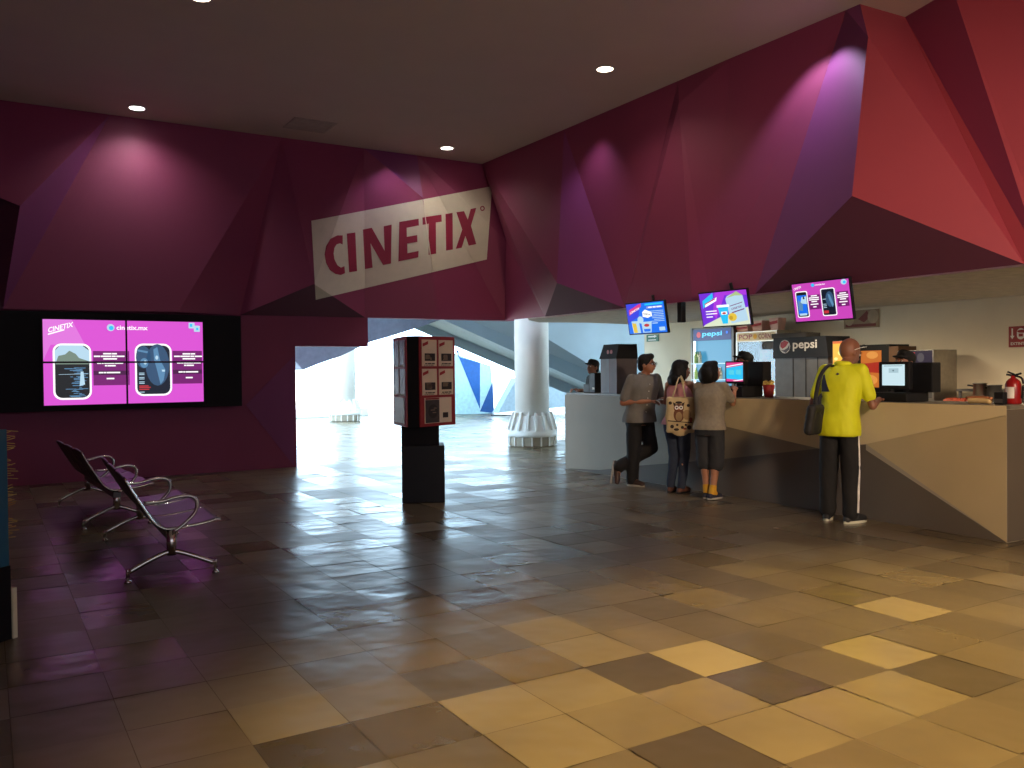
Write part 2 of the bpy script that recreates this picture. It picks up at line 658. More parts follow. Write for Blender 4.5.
for a in ((-.32, .32, -.3, -.27), (-.32, .32, .27, .3), (-.32, -.29, -.3, .3), (.29, .32, -.3, .3)):
    box(bm, *a, -.012, 0)
obj('frame', bm, mat('vent grey', srgb(180, 168, 160), .8), t)
bm = B()
for k in range(9):
    y = -.25 + k * .06
    box(bm, -.29, .29, y, y + .03, -.009, -.002)
obj('louvre', bm, mat('vent grey', srgb(180, 168, 160), .8), t)

# ------------------------------------------------------------------ counter
cA, cB = Vector((7.60, 10.9, 0)), Vector((7.385, 4.06, 0))
cang = atan2((cB - cA).y, (cB - cA).x)
ct = thing('concession_counter', 'long grey and beige counter painted with triangles in front of the kitchen', 'counter', cA, cang)
L = (cB - cA).length
CT = 1.165
CG = mat('counter grey paint', srgb(158, 148, 130), .6, var=.04, scale=2)
CL = mat('counter light beige paint', srgb(208, 190, 148), .6, var=.04, scale=2)
CDk = mat('counter dark taupe paint', srgb(96, 86, 74), .6, var=.04, scale=2)
CM = mat('counter mid taupe paint', srgb(138, 126, 104), .6, var=.04, scale=2)
bm = B()
box(bm, 0, L, 0, .62, 0, CT - .03)       # local x along the run; local +y = behind the counter
o = obj('counter_body', bm, CG, ct)
bm = B()
box(bm, -.01, L + .01, .03, .66, CT - .03, CT, .004)
obj('worktop', bm, mat('worktop laminate', srgb(120, 112, 100), .4), ct)
Minv = (Matrix.Translation(cA) @ Matrix.Rotation(cang, 4, 'Z')).inverted()
nrm = Vector((-sin(cang), cos(cang), 0))


def cface(px, py):
    d = ray(px, py)
    t = (cA - CAM).dot(nrm) / d.dot(nrm)
    q = Minv @ (CAM + d * t)
    return (min(max(q.x, .002), L - .002), min(max(q.z, .002), CT - .002))


for nm, m, pts in (('painted_panel', CL, [(724, 398), (1008, 406), (1007, 416), (866, 444), (819, 448.5), (724, 426)]),
                   ('painted_panel', CM, [(724, 426), (819, 448.5), (724, 459)]),
                   ('painted_panel', CDk, [(634, 466), (724, 459), (819, 448.5), (866, 444.5), (866, 450), (1007, 543), (810, 510), (565, 468), (600, 470)]),
                   ('painted_panel', mat('counter sand paint', srgb(182, 164, 126), .6, var=.04, scale=2), [(866, 444), (1008, 415), (1008, 543)])):
    q = [cface(*p) for p in pts]
    bm = B()
    poly_prism(bm, [(a, -.002, b) for a, b in q], (0, .003, 0))
    obj(nm, bm, m, ct)

bm = B()
box(bm, L - .001, L + .004, .005, .615, .005, CT - .035)
obj('end_panel', bm, CDk, ct)

# ------------------------------------------------------------------ objects facing the hall from the kitchen
HP = -pi / 2      # local -Y looks along world -X ; local +X = world -Y (to the right in the photograph)


def rect(X, x0, x1, yt, yb):
    a, b = on(0, X, x0, (yt + yb) / 2), on(0, X, x1, (yt + yb) / 2)
    c = (x0 + x1) / 2
    zt, zb = on(0, X, c, yt).z, on(0, X, c, yb).z
    return (a.y + b.y) / 2, a.y - b.y, zb, zt       # centre y, width, z bottom, z top


def bxp(name, parent, m, x0, x1, y0, y1, z0, z1, bev=0):
    bm = B()
    box(bm, x0, x1, y0, y1, z0, z1, bev)
    return obj(name, bm, m, parent)


MAG = emat('screen magenta', srgb(222, 82, 214), 1.0)
MAG2 = emat('screen light pink', srgb(242, 170, 242), 1.1)
SWH = emat('screen white', (1, 1, 1, 1), 1.1)
SPU = emat('screen plum', srgb(120, 24, 112), 1.0)
SPD = emat('screen dark plum', srgb(74, 14, 70), 1.0)
SNV = emat('screen navy', srgb(14, 26, 44), 1.0)
SBL = emat('screen steel blue', srgb(92, 140, 180), 1.0)
SPB = emat('screen pale blue', srgb(186, 220, 240), 1.0)
SGR = emat('screen grey green', srgb(120, 140, 126), 1.0)
SDK = emat('screen near black', srgb(24, 28, 30), 1.0)
SRD = emat('screen red', srgb(200, 50, 60), 1.0)
SCY = emat('screen cyan', srgb(40, 190, 240), 1.1)
SCB = emat('screen blue', srgb(20, 110, 235), 1.1)
SVI = emat('screen violet', srgb(120, 50, 220), 1.0)
SYE = emat('screen yellow', srgb(235, 200, 70), 1.0)
SPK = emat('screen hot pink', srgb(226, 60, 140), 1.0)
SCR = emat('screen cream', srgb(225, 235, 205), 1.0)


def bars(x0, x1, y, h, widths, gap=.006):
    out = []
    x = x0
    tot = sum(widths)
    sc = (x1 - x0 - gap * (len(widths) - 1)) / tot
    for w in widths:
        out.append(rc(x, y, x + w * sc, y + h))
        x += w * sc + gap
    return out


# --- video wall
bm = B()
box(bm, -.75, 3.33, 13.345, 13.655, 1.02, 2.385, .004)
tag(obj('screen_surround', bm, BLACKM), 'long matte black panel framing the four screens on the back wall', 'panel')
W4, H4 = 2.11, 1.2
X4, Z4 = .665, 1.09
u = lambda a: a * W4
w_ = lambda b: (1 - b) * H4


def uv_rect(a0, b0, a1, b1):
    return rc(u(a0), w_(b1), u(a1), w_(b0))


def uv_rr(a0, b0, a1, b1, r):
    return rrect(u(a0), w_(b1), u(a1), w_(b0), r)


def phone(a0, b0, a1, b1, kind):
    it = [([uv_rr(a0, b0, a1, b1, .11)], SWH), ([uv_rr(a0 + .012, b0 + .022, a1 - .012, b1 - .022, .09)], SDK if kind else SNV)]
    da, db = a1 - a0, b1 - b0
    P = lambda s, t: (u(a0 + .012 + s * (da - .024)), w_(b0 + .022 + t * (db - .044)))
    if kind:      # hazy skyline over dark water with streaks
        it.append(([[P(.0, .1), P(.0, .34), P(1, .34), P(1, .1), P(.8, .0), P(.15, .0)]], SPB))
        it.append(([[P(.02, .34), P(.1, .2), P(.3, .17), P(.42, .1), P(.6, .16), P(.7, .24), P(.98, .3), P(.98, .36), P(.02, .36)]], SGR))
        rr = random.Random(5)
        st = []
        for k in range(44):
            t_ = rr.uniform(.42, .97)
            c_ = .66 + rr.gauss(0, .12)
            l_ = rr.uniform(.03, .16)
            st.append([P(max(.02, c_ - l_), t_), P(min(.97, c_ + l_), t_), P(min(.97, c_ + l_), t_ + .012), P(max(.02, c_ - l_), t_ + .012)])
        it.append((st, SBL))
        it.append(([[P(.1, .55), P(.95, .54), P(.95, .548), P(.1, .556)], [P(.74, .5), P(.82, .5), P(.86, .75), P(.7, .78)]], SPB))
    else:         # two dark blue half lit heads
        it.append(([disc(*P(.2, .24), .10, .16), disc(*P(.62, .4), .16, .30)], emat('screen slate', srgb(52, 84, 118), 1.0)))
        it.append(([[P(.5, .08), P(.62, .03), P(.7, .3), P(.86, .5), P(.8, .72), P(.7, .8), P(.6, .5), P(.52, .3)], disc(*P(.22, .36), .055, .07), [P(.02, .08), P(.34, .12), P(.32, .16), P(.02, .12)]], SBL))
        it.append(([disc(*P(.6, .25), .02, .03), [P(.74, .5), P(.84, .5), P(.84, .54), P(.76, .54)], disc(*P(.25, .35), .02, .03)], SPB))
        it.append(([[P(.06, t), P(.22, t), P(.22, t + .015), P(.06, t + .015)] for t in (.56, .59, .65, .68, .74, .77, .95)], SPB))
        it.append(([[P(.06, t), P(.06 + l, t), P(.06 + l, t + .022), P(.06, t + .022)] for t, l in ((.82, .28), (.85, .34), (.89, .3))], SRD))
    return it


items = [([uv_rect(0, 0, 1, 1)], MAG),
         ([[(u(0), w_(0)), (u(.17), w_(0)), (u(.25), w_(.3)), (u(.05), w_(.3)), (u(0), w_(.5))]], emat('screen pink', srgb(228, 120, 224), 1.0)),
         (text_polys('CINETIX', u(.035), w_(.165), u(.18), w_(.105), .1, .28), SWH),
         ([[(u(.035), w_(.175)), (u(.13), w_(.12)), (u(.13), w_(.135)), (u(.035), w_(.19))]], SWH),
         ([disc(u(.405), w_(.095), .05)], SPB), ([disc(u(.408), w_(.1), .03)], SCY),
         (text_polys('cinetix.mx', u(.44), w_(.12), u(.635), w_(.07)), SWH),
         ([uv_rr(.90, .02, .94, .09, .01), uv_rr(.935, .055, .975, .13, .01)], SPB), ([uv_rr(.908, .035, .925, .07, .005), uv_rr(.95, .08, .965, .11, .005)], SCY)]
items += phone(.06, .285, .285, .93, 1) + phone(.55, .28, .785, .905, 0)
items += [([uv_rect(.295, .37, .515, .77), uv_rect(.79, .365, .985, .765)], SPU), ([uv_rect(.295, .60, .515, .65), uv_rect(.79, .595, .985, .645)], SPD)]
tb = []
for x0 in (.30, .80):
    for k, (yy, a, b, ww) in enumerate(((.41, .06, .15, (5, 3)), (.44, .0, .2, (3, 5, 2, 4)), (.47, .06, .15, (6,)), (.52, .02, .19, (2, 1, 5, 4)), (.55, .07, .14, (1, 4)), (.63, .03, .17, (2, 1, 6)), (.70, .08, .13, (4,)))):
        tb += bars(u(x0 + a * .93), u(x0 + b * .93), w_(yy), .02, ww)
items.append((tb, SWH))
names4 = ['upper left of the four tiled magenta screens on the back wall', 'upper right of the four tiled magenta screens on the back wall',
          'lower left of the four tiled magenta screens on the back wall', 'lower right of the four tiled magenta screens on the back wall']
k = 0
for rj in (1, 0):
    for ci in (0, 1):
        t = thing('display_screen', names4[k], 'screen', (X4, 13.34, Z4), 0, None)
        t['group'] = 'tiled screens of the video wall'
        x0, x1 = ci * W4 / 2, (ci + 1) * W4 / 2
        z0, z1 = rj * H4 / 2, (rj + 1) * H4 / 2
        bxp('bezel', t, BLACK, x0 + .001, x1 - .001, -.03, .004, z0 + .001, z1 - .001)
        layers('picture', items, t, -.032, .0008, (x0 + .013, z0 + .013, x1 - .013, z1 - .013))
        k += 1

# --- three hanging menu televisions
def tv(pxs, X, label, content, yaw=0, tilt=11):
    y, w, zb, zt = rect(X, *pxs)
    w = .74
    h = .43
    t = thing('menu_television', label, 'television', (X, y, (zb + zt) / 2 + .005), (0, 0, 0), 'menu televisions over the counter')
    t.rotation_mode = 'QUATERNION'
    t.rotation_quaternion = (Matrix.Rotation(HP + radians(yaw), 3, 'Z') @ Matrix.Rotation(radians(tilt), 3, 'X')).to_quaternion()
    bxp('bezel', t, BLACK, -w / 2, w / 2, 0, .035, -h / 2, h / 2, .006)
    bxp('rear_housing', t, BLACK, -w / 2 + .12, w / 2 - .12, .035, .06, -h / 2 + .08, h / 2 - .08, .008)
    bm = B()
    tube(bm, [(.02, .06, .0), (.02, .16, .03), (.02, .17, .14 if tilt else .2), (.02, .15, .28)], .02, 10)
    box(bm, -.06, .10, .055, .075, -.07, .07)
    obj('mount_arm', bm, BLACK, t)
    W, H = w - .03, h - .03
    its = [([[(x * W - W / 2, z * H - H / 2) for x, z in p] for p in polys], m) for polys, m in content]
    layers('picture', its, t, -.0015, .0008, (-W / 2, -H / 2, W / 2, H / 2))
    return t


c1 = [([rc(0, 0, 1, 1)], SCB), ([[(0, 1), (.4, 1), (.3, .55), (.05, .4), (0, .3)]], emat('screen indigo', srgb(60, 70, 230), 1.0)),
      ([[(.06, .62), (.4, .88), (.41, 1), (.07, .75)]], SPK), ([[(.06, .72), (.36, .92), (.36, .98), (.07, .8)]], SPK), (text_polys('CINETIX', .09, .66, .36, .73, .0, .55), SWH),
      ([[(.42, .7), (.5, .78), (.66, .68), (.67, .56), (.55, .5), (.42, .55)]], SWH), (text_polys('CINETIX', .44, .62, .64, .67, 0, -.25), SDK),
      ([[(.12, .02), (.32, .02), (.3, .42), (.1, .42)], [(.38, .02), (.6, .02), (.64, .38), (.36, .38)], disc(.35, .45, .08, .12)], SPB),
      ([[(.14, .03), (.24, .03), (.22, .34), (.11, .36)]], SYE), ([disc(.5, .26, .07, .05)], SRD), ([[(.42, .05), (.58, .05), (.59, .14), (.41, .14)]], SCB),
      ([rc(.55, .8, .97, .87)], emat('screen mauve', srgb(150, 150, 230), 1.0)), ([rc(.6, .82, .7, .86), rc(.72, .82, .8, .86), rc(.82, .82, .95, .86)], SWH),
      ([rc(.62 + .05 * (i % 3), .7 - i * .055, .98, .72 - i * .055) for i in range(7)] + [rc(.82, .06, .97, .18), rc(.66, .3, .8, .33)], SPB),
      ([rc(.52, .91, .98, .97)], SCY)]
c2 = [([rc(0, 0, 1, 1)], SVI), ([[(.3, .2), (.55, .9), (.6, 1), (.35, 1), (.25, .4)], [(.5, .9), (1, .85), (1, 1), (.5, 1)]], emat('screen purple', srgb(176, 60, 226), 1.0)),
      ([[(.05, .55), (.3, .85), (.3, 1), (.06, .78)]], SCY), ([[(.1, .58), (.36, .75), (.38, .86), (.12, .7)]], SWH), ([[(.1, .66), (.34, .8), (.34, .83), (.1, .69)]], SRD),
      ([rc(.1, .44, .34, .47), rc(.1, .36, .34, .39), rc(.1, .27, .24, .3)], SWH),
      ([[(0, 0), (1, 0), (1, .5), (.86, .46), (.6, .32), (.4, .26), (.05, .06)]], SCR),
      ([[(.62, .05), (.97, .12), (.92, .85), (.8, .96), (.6, .86), (.56, .78)]], SPB), ([[(.58, .8), (.8, .98), (.93, .84), (.76, .86)]], emat('screen sage', srgb(178, 200, 140), 1.0)),
      ([[(.63, .55), (.9, .64), (.9, .66), (.63, .57)], [(.66, .35), (.92, .44), (.92, .47), (.66, .38)]], SPU), (text_polys('CINETIX', .66, .44, .88, .5, 0, .3), SPU),
      ([disc(.66, .24, .09, .12)], SYE), ([disc(.63, .22, .04, .06)], emat('screen amber', srgb(200, 160, 50), 1)),
      ([[(.44, .06), (.55, .06), (.6, .55), (.38, .55)]], SCY), ([rc(.36, .55, .62, .62), rc(.44, .33, .56, .42)], SWH), ([disc(.5, .37, .04, .03)], SRD)]


def c3items():
    a = [([rc(0, 0, 1, 1)], emat('screen orchid', srgb(206, 70, 190), 1)),
         (text_polys('CINETIX', .03, .84, .17, .9, 0, .35), SWH), ([disc(.38, .93, .03, .045)], SCY), (text_polys('cinetix.mx', .42, .91, .6, .95), SWH),
         ([disc(.92, .93, .05, .07)], SPB), ([disc(.93, .92, .025, .035)], SCY)]
    for x0, x1, zt_, zb_, kind in ((.05, .27, .8, .1, 1), (.51, .76, .82, .1, 0)):
        a += [([rrect(x0, zb_, x1, zt_, .04)], SWH), ([rrect(x0 + .015, zb_ + .025, x1 - .015, zt_ - .025, .03)], SDK if kind else SNV)]
        dx, dz = x1 - x0, zt_ - zb_
        Q = lambda s, q: (x0 + s * dx, zb_ + q * dz)
        if kind:
            a += [([[Q(.12, .12), Q(.88, .12), Q(.88, .85), Q(.12, .85)]], SCB), ([[Q(.35, .55), Q(.9, .5), Q(.9, .8), Q(.5, .78)], [Q(.2, .08), Q(.8, .08), Q(.8, .16), Q(.2, .16)]], SPB),
                  ([[Q(.6, .7), Q(.75, .7), Q(.72, .8), Q(.62, .8)]], SDK), ([[Q(.15, .3), Q(.5, .25), Q(.55, .5), Q(.2, .7)]], SBL)]
        else:
            a += [([disc(*Q(.6, .6), .07, .2)], emat('screen slate', srgb(52, 84, 118), 1.0)), ([[Q(.5, .8), Q(.65, .75), Q(.85, .4), Q(.75, .3), Q(.55, .6)]], SBL),
                  ([[Q(.12, q), Q(.35, q), Q(.35, q + .02), Q(.12, q + .02)] for q in (.3, .36, .42, .6)], SPB), ([[Q(.12, .1), Q(.45, .1), Q(.45, .2), Q(.12, .2)]], SRD)]
    a += [([rc(.29, .3, .5, .68), rc(.79, .32, .985, .7)], SPU)]
    t_ = []
    for x0 in (.3, .8):
        for z, p, q in ((.64, .04, .15), (.59, .0, .18), (.54, .0, .18), (.49, .04, .14), (.42, .02, .16), (.35, .06, .12)):
            t_.append(rc(x0 + p, z, x0 + q, z + .028))
    a.append((t_, SWH))
    return a


tv((628.5, 665, 302.5, 334), 7.42, 'blue and cyan menu screen, leftmost of the three hanging over the counter', c1, yaw=3, tilt=10)
tv((701, 749, 292, 326), 7.42, 'violet popcorn menu screen hanging in the middle of three over the counter', c2, yaw=4, tilt=12)
tv((793, 852, 282.5, 320), 7.42, 'pink showtimes screen, rightmost of the three hanging over the counter', c3items(), yaw=0, tilt=10)
yb = on(0, 7.42, 668, 312)
bm = B()
box(bm, -.04, .04, -.04, .04, -.13, .13, .008)
tube(bm, [(.0, 0, .1), (.0, 0, 2.374 - yb.z)], .02)
tag(obj('loudspeaker', bm, BLACK, None, loc=(7.62, yb.y - .03, yb.z)), 'small black loudspeaker beside the blue menu screen', 'speaker')

# --- kitchen back-wall items
t_y, t_w, t_z0, t_z1 = rect(10.35, 692, 734, 327, 470)
fr = thing('drink_fridge', 'tall blue-lit glass door drinks fridge behind the counter', 'fridge', (10.35, t_y, 0), HP)
fw = t_w / 2
bxp('cabinet', fr, BLACK, -fw, fw, .05, .62, 0, t_z1)
bm = B()
for a in ((-fw, -fw + .05, .0, .06, .0, t_z1), (fw - .05, fw, .0, .06, .0, t_z1), (-fw, fw, .0, .06, 0, .12), (-fw, fw, 0, .06, t_z1 - .03, t_z1)):
    box(bm, *a)
obj('door_frame', bm, DSTEEL, fr)
bxp('edge_trim', fr, mat('pale trim', srgb(190, 200, 205), .4), -fw - .012, -fw + .012, -.01, .02, 0, t_z1)
hz = t_z1 - .22
layers('header_sign', [([rc(-fw + .05, hz, fw - .05, t_z1 - .03)], emat('fridge navy', srgb(14, 34, 110), 1)), (text_polys('pepsi', -fw + .26, hz + .05, fw - .26, hz + .15, .1), emat('fridge sign', srgb(90, 210, 255), 1.3)),
                       ([disc(-fw + .18, hz + .1, .05)], SRD), ([disc(fw - .14, hz + .12, .025)], SCB)], fr, -.004)
bxp('interior', fr, emat('fridge interior glow', srgb(70, 150, 190), .95), -fw + .05, fw - .05, .03, .045, .12, hz)
bm = B()
for z in (.55, .95, 1.33, 1.60):
    box(bm, -fw + .05, fw - .05, -.07, .03, z - .012, z + .004)
obj('shelf', bm, emat('lit shelf', srgb(190, 225, 240), 1.0), fr)
bm = B()
box(bm, -fw + .05, -fw + .085, -.006, .02, .12, hz)
obj('light_strip', bm, emat('fridge tube', (.85, .97, 1, 1), 1.6), fr)
bm = B()
box(bm, fw - .12, fw - .1, -.05, -.03, .9, 1.5, .004)
obj('door_handle', bm, DSTEEL, fr)
bi = 0
for row, z in enumerate((1.334, 1.604)):
    for i in range(6 if row == 0 else 3):
        bm = B()
        lathe(bm, [(.02, 0), (.032, .01), (.032, .12), (.014, .17), (.014, .2), (.001, .2)], 12)
        xx = -fw + .14 + i * (.115 if row == 0 else .05)
        cm = mat('bottle %d' % (i % 3), (srgb(150, 190, 120), srgb(90, 130, 90), srgb(190, 200, 190))[i % 3], .2)
        o = obj('bottle', bm, cm, None, True)
        Mx = Matrix.Translation((10.35, t_y, 0)) @ Matrix.Rotation(HP, 4, 'Z')
        o.location = Mx @ Vector((xx, -.035, z))
        tag(o, 'small bottle on the lower lit shelf of the drinks fridge' if row == 0 else 'small bottle on the upper lit shelf of the drinks fridge', 'bottle', 'bottles on the fridge lower shelf' if row == 0 else 'bottles on the fridge upper shelf')
        bi += 1

t_y, t_w, t_z0, t_z1 = rect(10.35, 736, 777, 331, 400)
pc = thing('popcorn_machine', 'glass popcorn warmer with red lettered header beside the drinks fridge', 'popcorn machine', (10.35, t_y, 0), HP)
fw = t_w / 2
hz = t_z1 - .17
bm = B()
box(bm, -fw, fw, .0, .55, hz, t_z1, .005)
obj('header', bm, STEEL, pc)
layers('header_sign', [([rc(-fw + .03, hz + .02, fw - .02, t_z1 - .02)], mat('sign cream', srgb(222, 205, 165), .6)),
                       (text_polys('POP', -fw + .07, hz + .045, -.07, t_z1 - .045), REDM), (text_polys('CORN', .06, hz + .045, fw - .12, t_z1 - .045), REDM),
                       ([disc(-.01, hz + .085, .04)], mat('sign yellow', srgb(225, 170, 50), .6))], pc, -.003)
bm = B()
for x in (-fw, fw - .04):
    for y in (0, .51):
        box(bm, x, x + .04, y, y + .04, 1.0, hz)
box(bm, -fw, fw, 0, .55, 0, 1.0)
obj('frame', bm, STEEL, pc)
bxp('back_panel', pc, mat('lit lining', srgb(200, 205, 205), .4), -fw + .04, fw - .04, .5, .52, 1.0, hz)
bm = B()
box(bm, fw - .1, fw - .07, .1, .13, 1.1, hz - .02)
obj('lamp', bm, emat('cabinet tube', (.85, .95, 1, 1), 3.0), pc)
g = mat('cabinet glass', (.9, .95, .95, 1), .03)
g.node_tree.nodes['Principled BSDF'].inputs['Transmission Weight'].default_value = 1
bxp('glass_door', pc, g, -fw + .04, fw - .04, .008, .014, 1.0, hz)
bm = B()
rr = random.Random(2)
for i in range(60):
    x, y = rr.uniform(-fw + .08, fw - .08), rr.uniform(.08, .46)
    bmesh.ops.create_icosphere(bm, subdivisions=1, radius=.035, matrix=Matrix.Translation((x, y, 1.03 + rr.uniform(0, .12))))
o = obj('popcorn', bm, mat('popcorn', srgb(235, 205, 110), .8), None, loc=(10.35, t_y, 0), rot=HP)
tag(o, 'yellow popcorn heaped inside the glass popcorn warmer', 'popcorn', None, 'stuff')

PKB = mat('pink box card', srgb(236, 188, 168), .6)
top = t_z1
for (x0, x1, ytop), lb in zip(((739, 752, 326), (754, 765, 321), (771, 780, 318)), ('short pink popcorn box on the warmer, left of three', 'pink popcorn box on the warmer, middle of three', 'tall narrow pink popcorn stack on the warmer, right of three')):
    a = rect(10.5, x0, x1, ytop, 333)
    t = thing('popcorn_box', lb, 'box', (10.45, a[0], top + .001), HP, 'popcorn boxes on the warmer')
    w = a[1] / 2
    h = a[3] - top
    bm = B()
    vs = []
    for z, s in ((0, .8), (h, 1.05)):
        vs.append([bm.verts.new((x * w * s, y * w * s + .1, z)) for x, y in ((-1, -1), (1, -1), (1, 1), (-1, 1))])
    bm.faces.new(vs[0]); bm.faces.new(vs[1])
    for i in range(4):
        bm.faces.new((vs[0][i], vs[0][(i + 1) % 4], vs[1][(i + 1) % 4], vs[1][i]))
    obj('carton', bm, PKB, t)
    layers('printed_band', [([[(-w * .9, h * .45), (w * .9, h * .55), (w * .9, h * .8), (-w * .9, h * .7)]], mat('band red', srgb(190, 50, 50), .6))], t, .1 - w * 1.06)

t_y, t_w, t_z0, t_z1 = rect(9.7, 774, 828, 337, 400)
pd = thing('soda_dispenser', 'large steel soda dispenser with black header panel behind the counter', 'drinks dispenser', (9.7, t_y, 0), HP)
fw = t_w / 2
hz = rect(9.7, 774, 828, 358, 400)[3]
bm = B()
poly_prism(bm, [(-fw, -.02, hz), (fw + .02, -.02, hz), (fw - .02, -.02, t_z1), (-fw + .01, -.02, t_z1)], (0, .5, 0))
obj('header', bm, BLACK, pd)
PW = mat('logo silver print', srgb(190, 185, 180), .5)
cx, czz = -fw + .22, (hz + t_z1) / 2 + .02
layers('logo', [(text_polys('pepsi', cx + .14, czz - .07, fw - .16, czz + .08), PW), ([disc(cx, czz, .095)], PW), ([[(cx - .08, czz + .0), (cx - .07, czz + .06), (cx, czz + .088), (cx + .07, czz + .06), (cx + .02, czz - .0), (cx - .04, czz - .03)]], REDM),
                ([[(cx - .07, czz - .05), (cx - .02, czz - .05), (cx + .05, czz - .02), (cx + .085, czz + .03), (cx + .085, czz - .04), (cx + .02, czz - .09)]], mat('logo grey', srgb(70, 70, 80), .5))], pd, -.023)
bxp('body', pd, DSTEEL, -fw + .02, fw, .0, .48, .9, hz)
bxp('stand', pd, DSTEEL, -fw + .02, fw, .0, .48, 0, .9)
bm = B()
for x in (-.12, .1, .3):
    box(bm, x - .004, x + .004, -.006, .004, .9, hz)
obj('panel_seam', bm, BLACK, pd)
a = rect(9.9, 776, 811, 332, 338)
bm = B()
box(bm, -a[1] / 2, a[1] / 2, 0, .3, 0, .07, .005)
tag(obj('storage_tray', bm, mat('dull tray plastic', srgb(70, 64, 58), .7), None, loc=(9.8, a[0], t_z1 + .001), rot=HP), 'flat dark tray lying on top of the steel soda dispenser', 'tray')

# lit snack cabinets
OR = emat('warm backlit print', srgb(255, 190, 70), 1.1)
a = rect(9.55, 827, 845, 350, 363)
t = thing('menu_lightbox', 'glowing yellow lightbox between the black-topped soda dispenser and yellow-shirted man', 'lightbox', (9.55, a[0] - .02, 0), HP)
bxp('housing', t, BLACK, -.09, .16, .02, .12, 1.4, 1.86, .005)
bxp('stand', t, BLACK, -.02, .06, .04, .08, 0.02, 1.4)
bxp('foot', t, BLACK, -.15, .19, -.05, .17, 0, .02)
layers('lit_face', [([rc(-.08, 1.5, .15, 1.85)], OR), ([rc(-.08, 1.82, .15, 1.85)], emat('lit orange', srgb(235, 110, 50), 1)), ([disc(.05, 1.7, .05, .04), disc(-.03, 1.62, .03, .02)], emat('lit pale yellow', srgb(255, 235, 140), 1.2))], t, .016)
a = rect(10.3, 860, 877, 347, 400)
t = thing('snack_warmer', 'black snack warmer with orange backlit picture right of the yellow-shirted man', 'snack warmer', (10.3, a[0] - .05, 1.051), HP)
h = a[3] - 1.051
bxp('housing', t, BLACK, -.26, .26, .02, .45, 0, h + .03, .006)
layers('lit_picture', [([rc(-.18, .18, .14, h - .05)], emat('lit food orange', srgb(200, 110, 40), 1)), ([[(-.18, .40), (.14, .37), (.14, .53), (-.18, .5)]], emat('lit food red', srgb(170, 40, 24), 1)), ([disc(-.04, .28, .12, .07), disc(-.0, .62, .09, .05)], emat('lit food gold', srgb(225, 150, 70), 1))], t, .016)
bxp('side_panel', t, mat('brown panel', srgb(96, 66, 40), .5), .262, .40, .0, .4, 0, h + .0, .004)

a = rect(10.3, 897, 934, 350, 400)
t = thing('nacho_dispenser', 'stainless steel machine with dark picture header left of the bare wall', 'machine', (10.3, a[0], 1.051), HP)
fw = a[1] / 2
h = a[3] - 1.051
bxp('cabinet', t, STEEL, -fw, fw, .0, .5, 0, h, .006)
layers('header_picture', [([rc(-fw + .02, h - .2, fw - .02, h - .01)], emat('dark lit print', srgb(44, 36, 58), .8)), ([[(-.15, h - .08), (.0, h - .06), (.0, h - .03), (-.1, h - .03)]], SRD), ([disc(.08, h - .1, .05, .06)], emat('dim grey print', srgb(90, 84, 90), .8))], t, -.003)
bxp('lower_door', t, DSTEEL, -fw + .03, fw - .03, -.004, .01, .05, h - .28)

# back counter
bm = B()
box(bm, 10.2, 10.99, 3.0, 8.1, 0, 1.05)
tag(obj('back_counter', bm, DSTEEL), 'dark steel back counter along the cream wall at right', 'counter')
a0, a1 = on(0, 10.4, 956, 389), on(0, 10.4, 1003, 389)
bm = B()
box(bm, 10.4, 10.9, a1.y, a0.y, a0.z - .03, a0.z)
box(bm, 10.86, 10.9, a1.y, a0.y, 1.05, a0.z - .03)
for yy in (a1.y + .02, a0.y - .05):
    for xx in (10.42, 10.86):
        box(bm, xx, xx + .03, yy, yy + .03, 1.05, a0.z)
tag(obj('steel_shelf', bm, DSTEEL), 'low dark steel shelf on the back counter behind the hot dog', 'shelf')
a = rect(10.2, 951, 975, 391, 398)
for k in range(2):
    bm = B()
    box(bm, -.14, .14, -.0, .2, 0, .045, .01)
    for i in range(5):
        box(bm, -.12 + i * .05, -.085 + i * .05, .02, .18, .045, .06, .004)
    o = obj('food_tray', bm, mat('red orange plastic', srgb(178, 74, 44), .5), None, loc=(10.25, a[0] + .15 - k * .3, 1.051), rot=HP)
    tag(o, ('red-orange food tray under the steel shelf, farther from the pots', 'red-orange food tray under the steel shelf, nearer the pots')[k], 'tray', 'red food trays')
for (x0, x1, yt), lb in zip(((973, 985, 383), (987, 1000, 385)), ('metal pot with rim on the back counter behind the hot dog', 'dark metal pot on the back counter left of the extinguisher')):
    a = rect(10.3, x0, x1, yt, 398)
    t = thing('cooking_pot', lb, 'pot', (10.32, a[0], 1.051), 0, 'pots on the back counter')
    r = a[1] / 2
    h = a[3] - 1.05
    bm = B()
    lathe(bm, [(r * .9, 0), (r, .02), (r, h - .01), (r * 1.1, h - .01), (r * 1.1, h), (r * .95, h), (r * .9, .03), (.001, .03)], 24)
    obj('pan', bm, STEEL if x0 == 973 else DSTEEL, t, True)
    bm = B()
    tube(bm, [(0, r, h - .04), (0, r + .06, h - .03), (0, r + .08, h - .03)], .01)
    obj('handle', bm, BLACK, t)

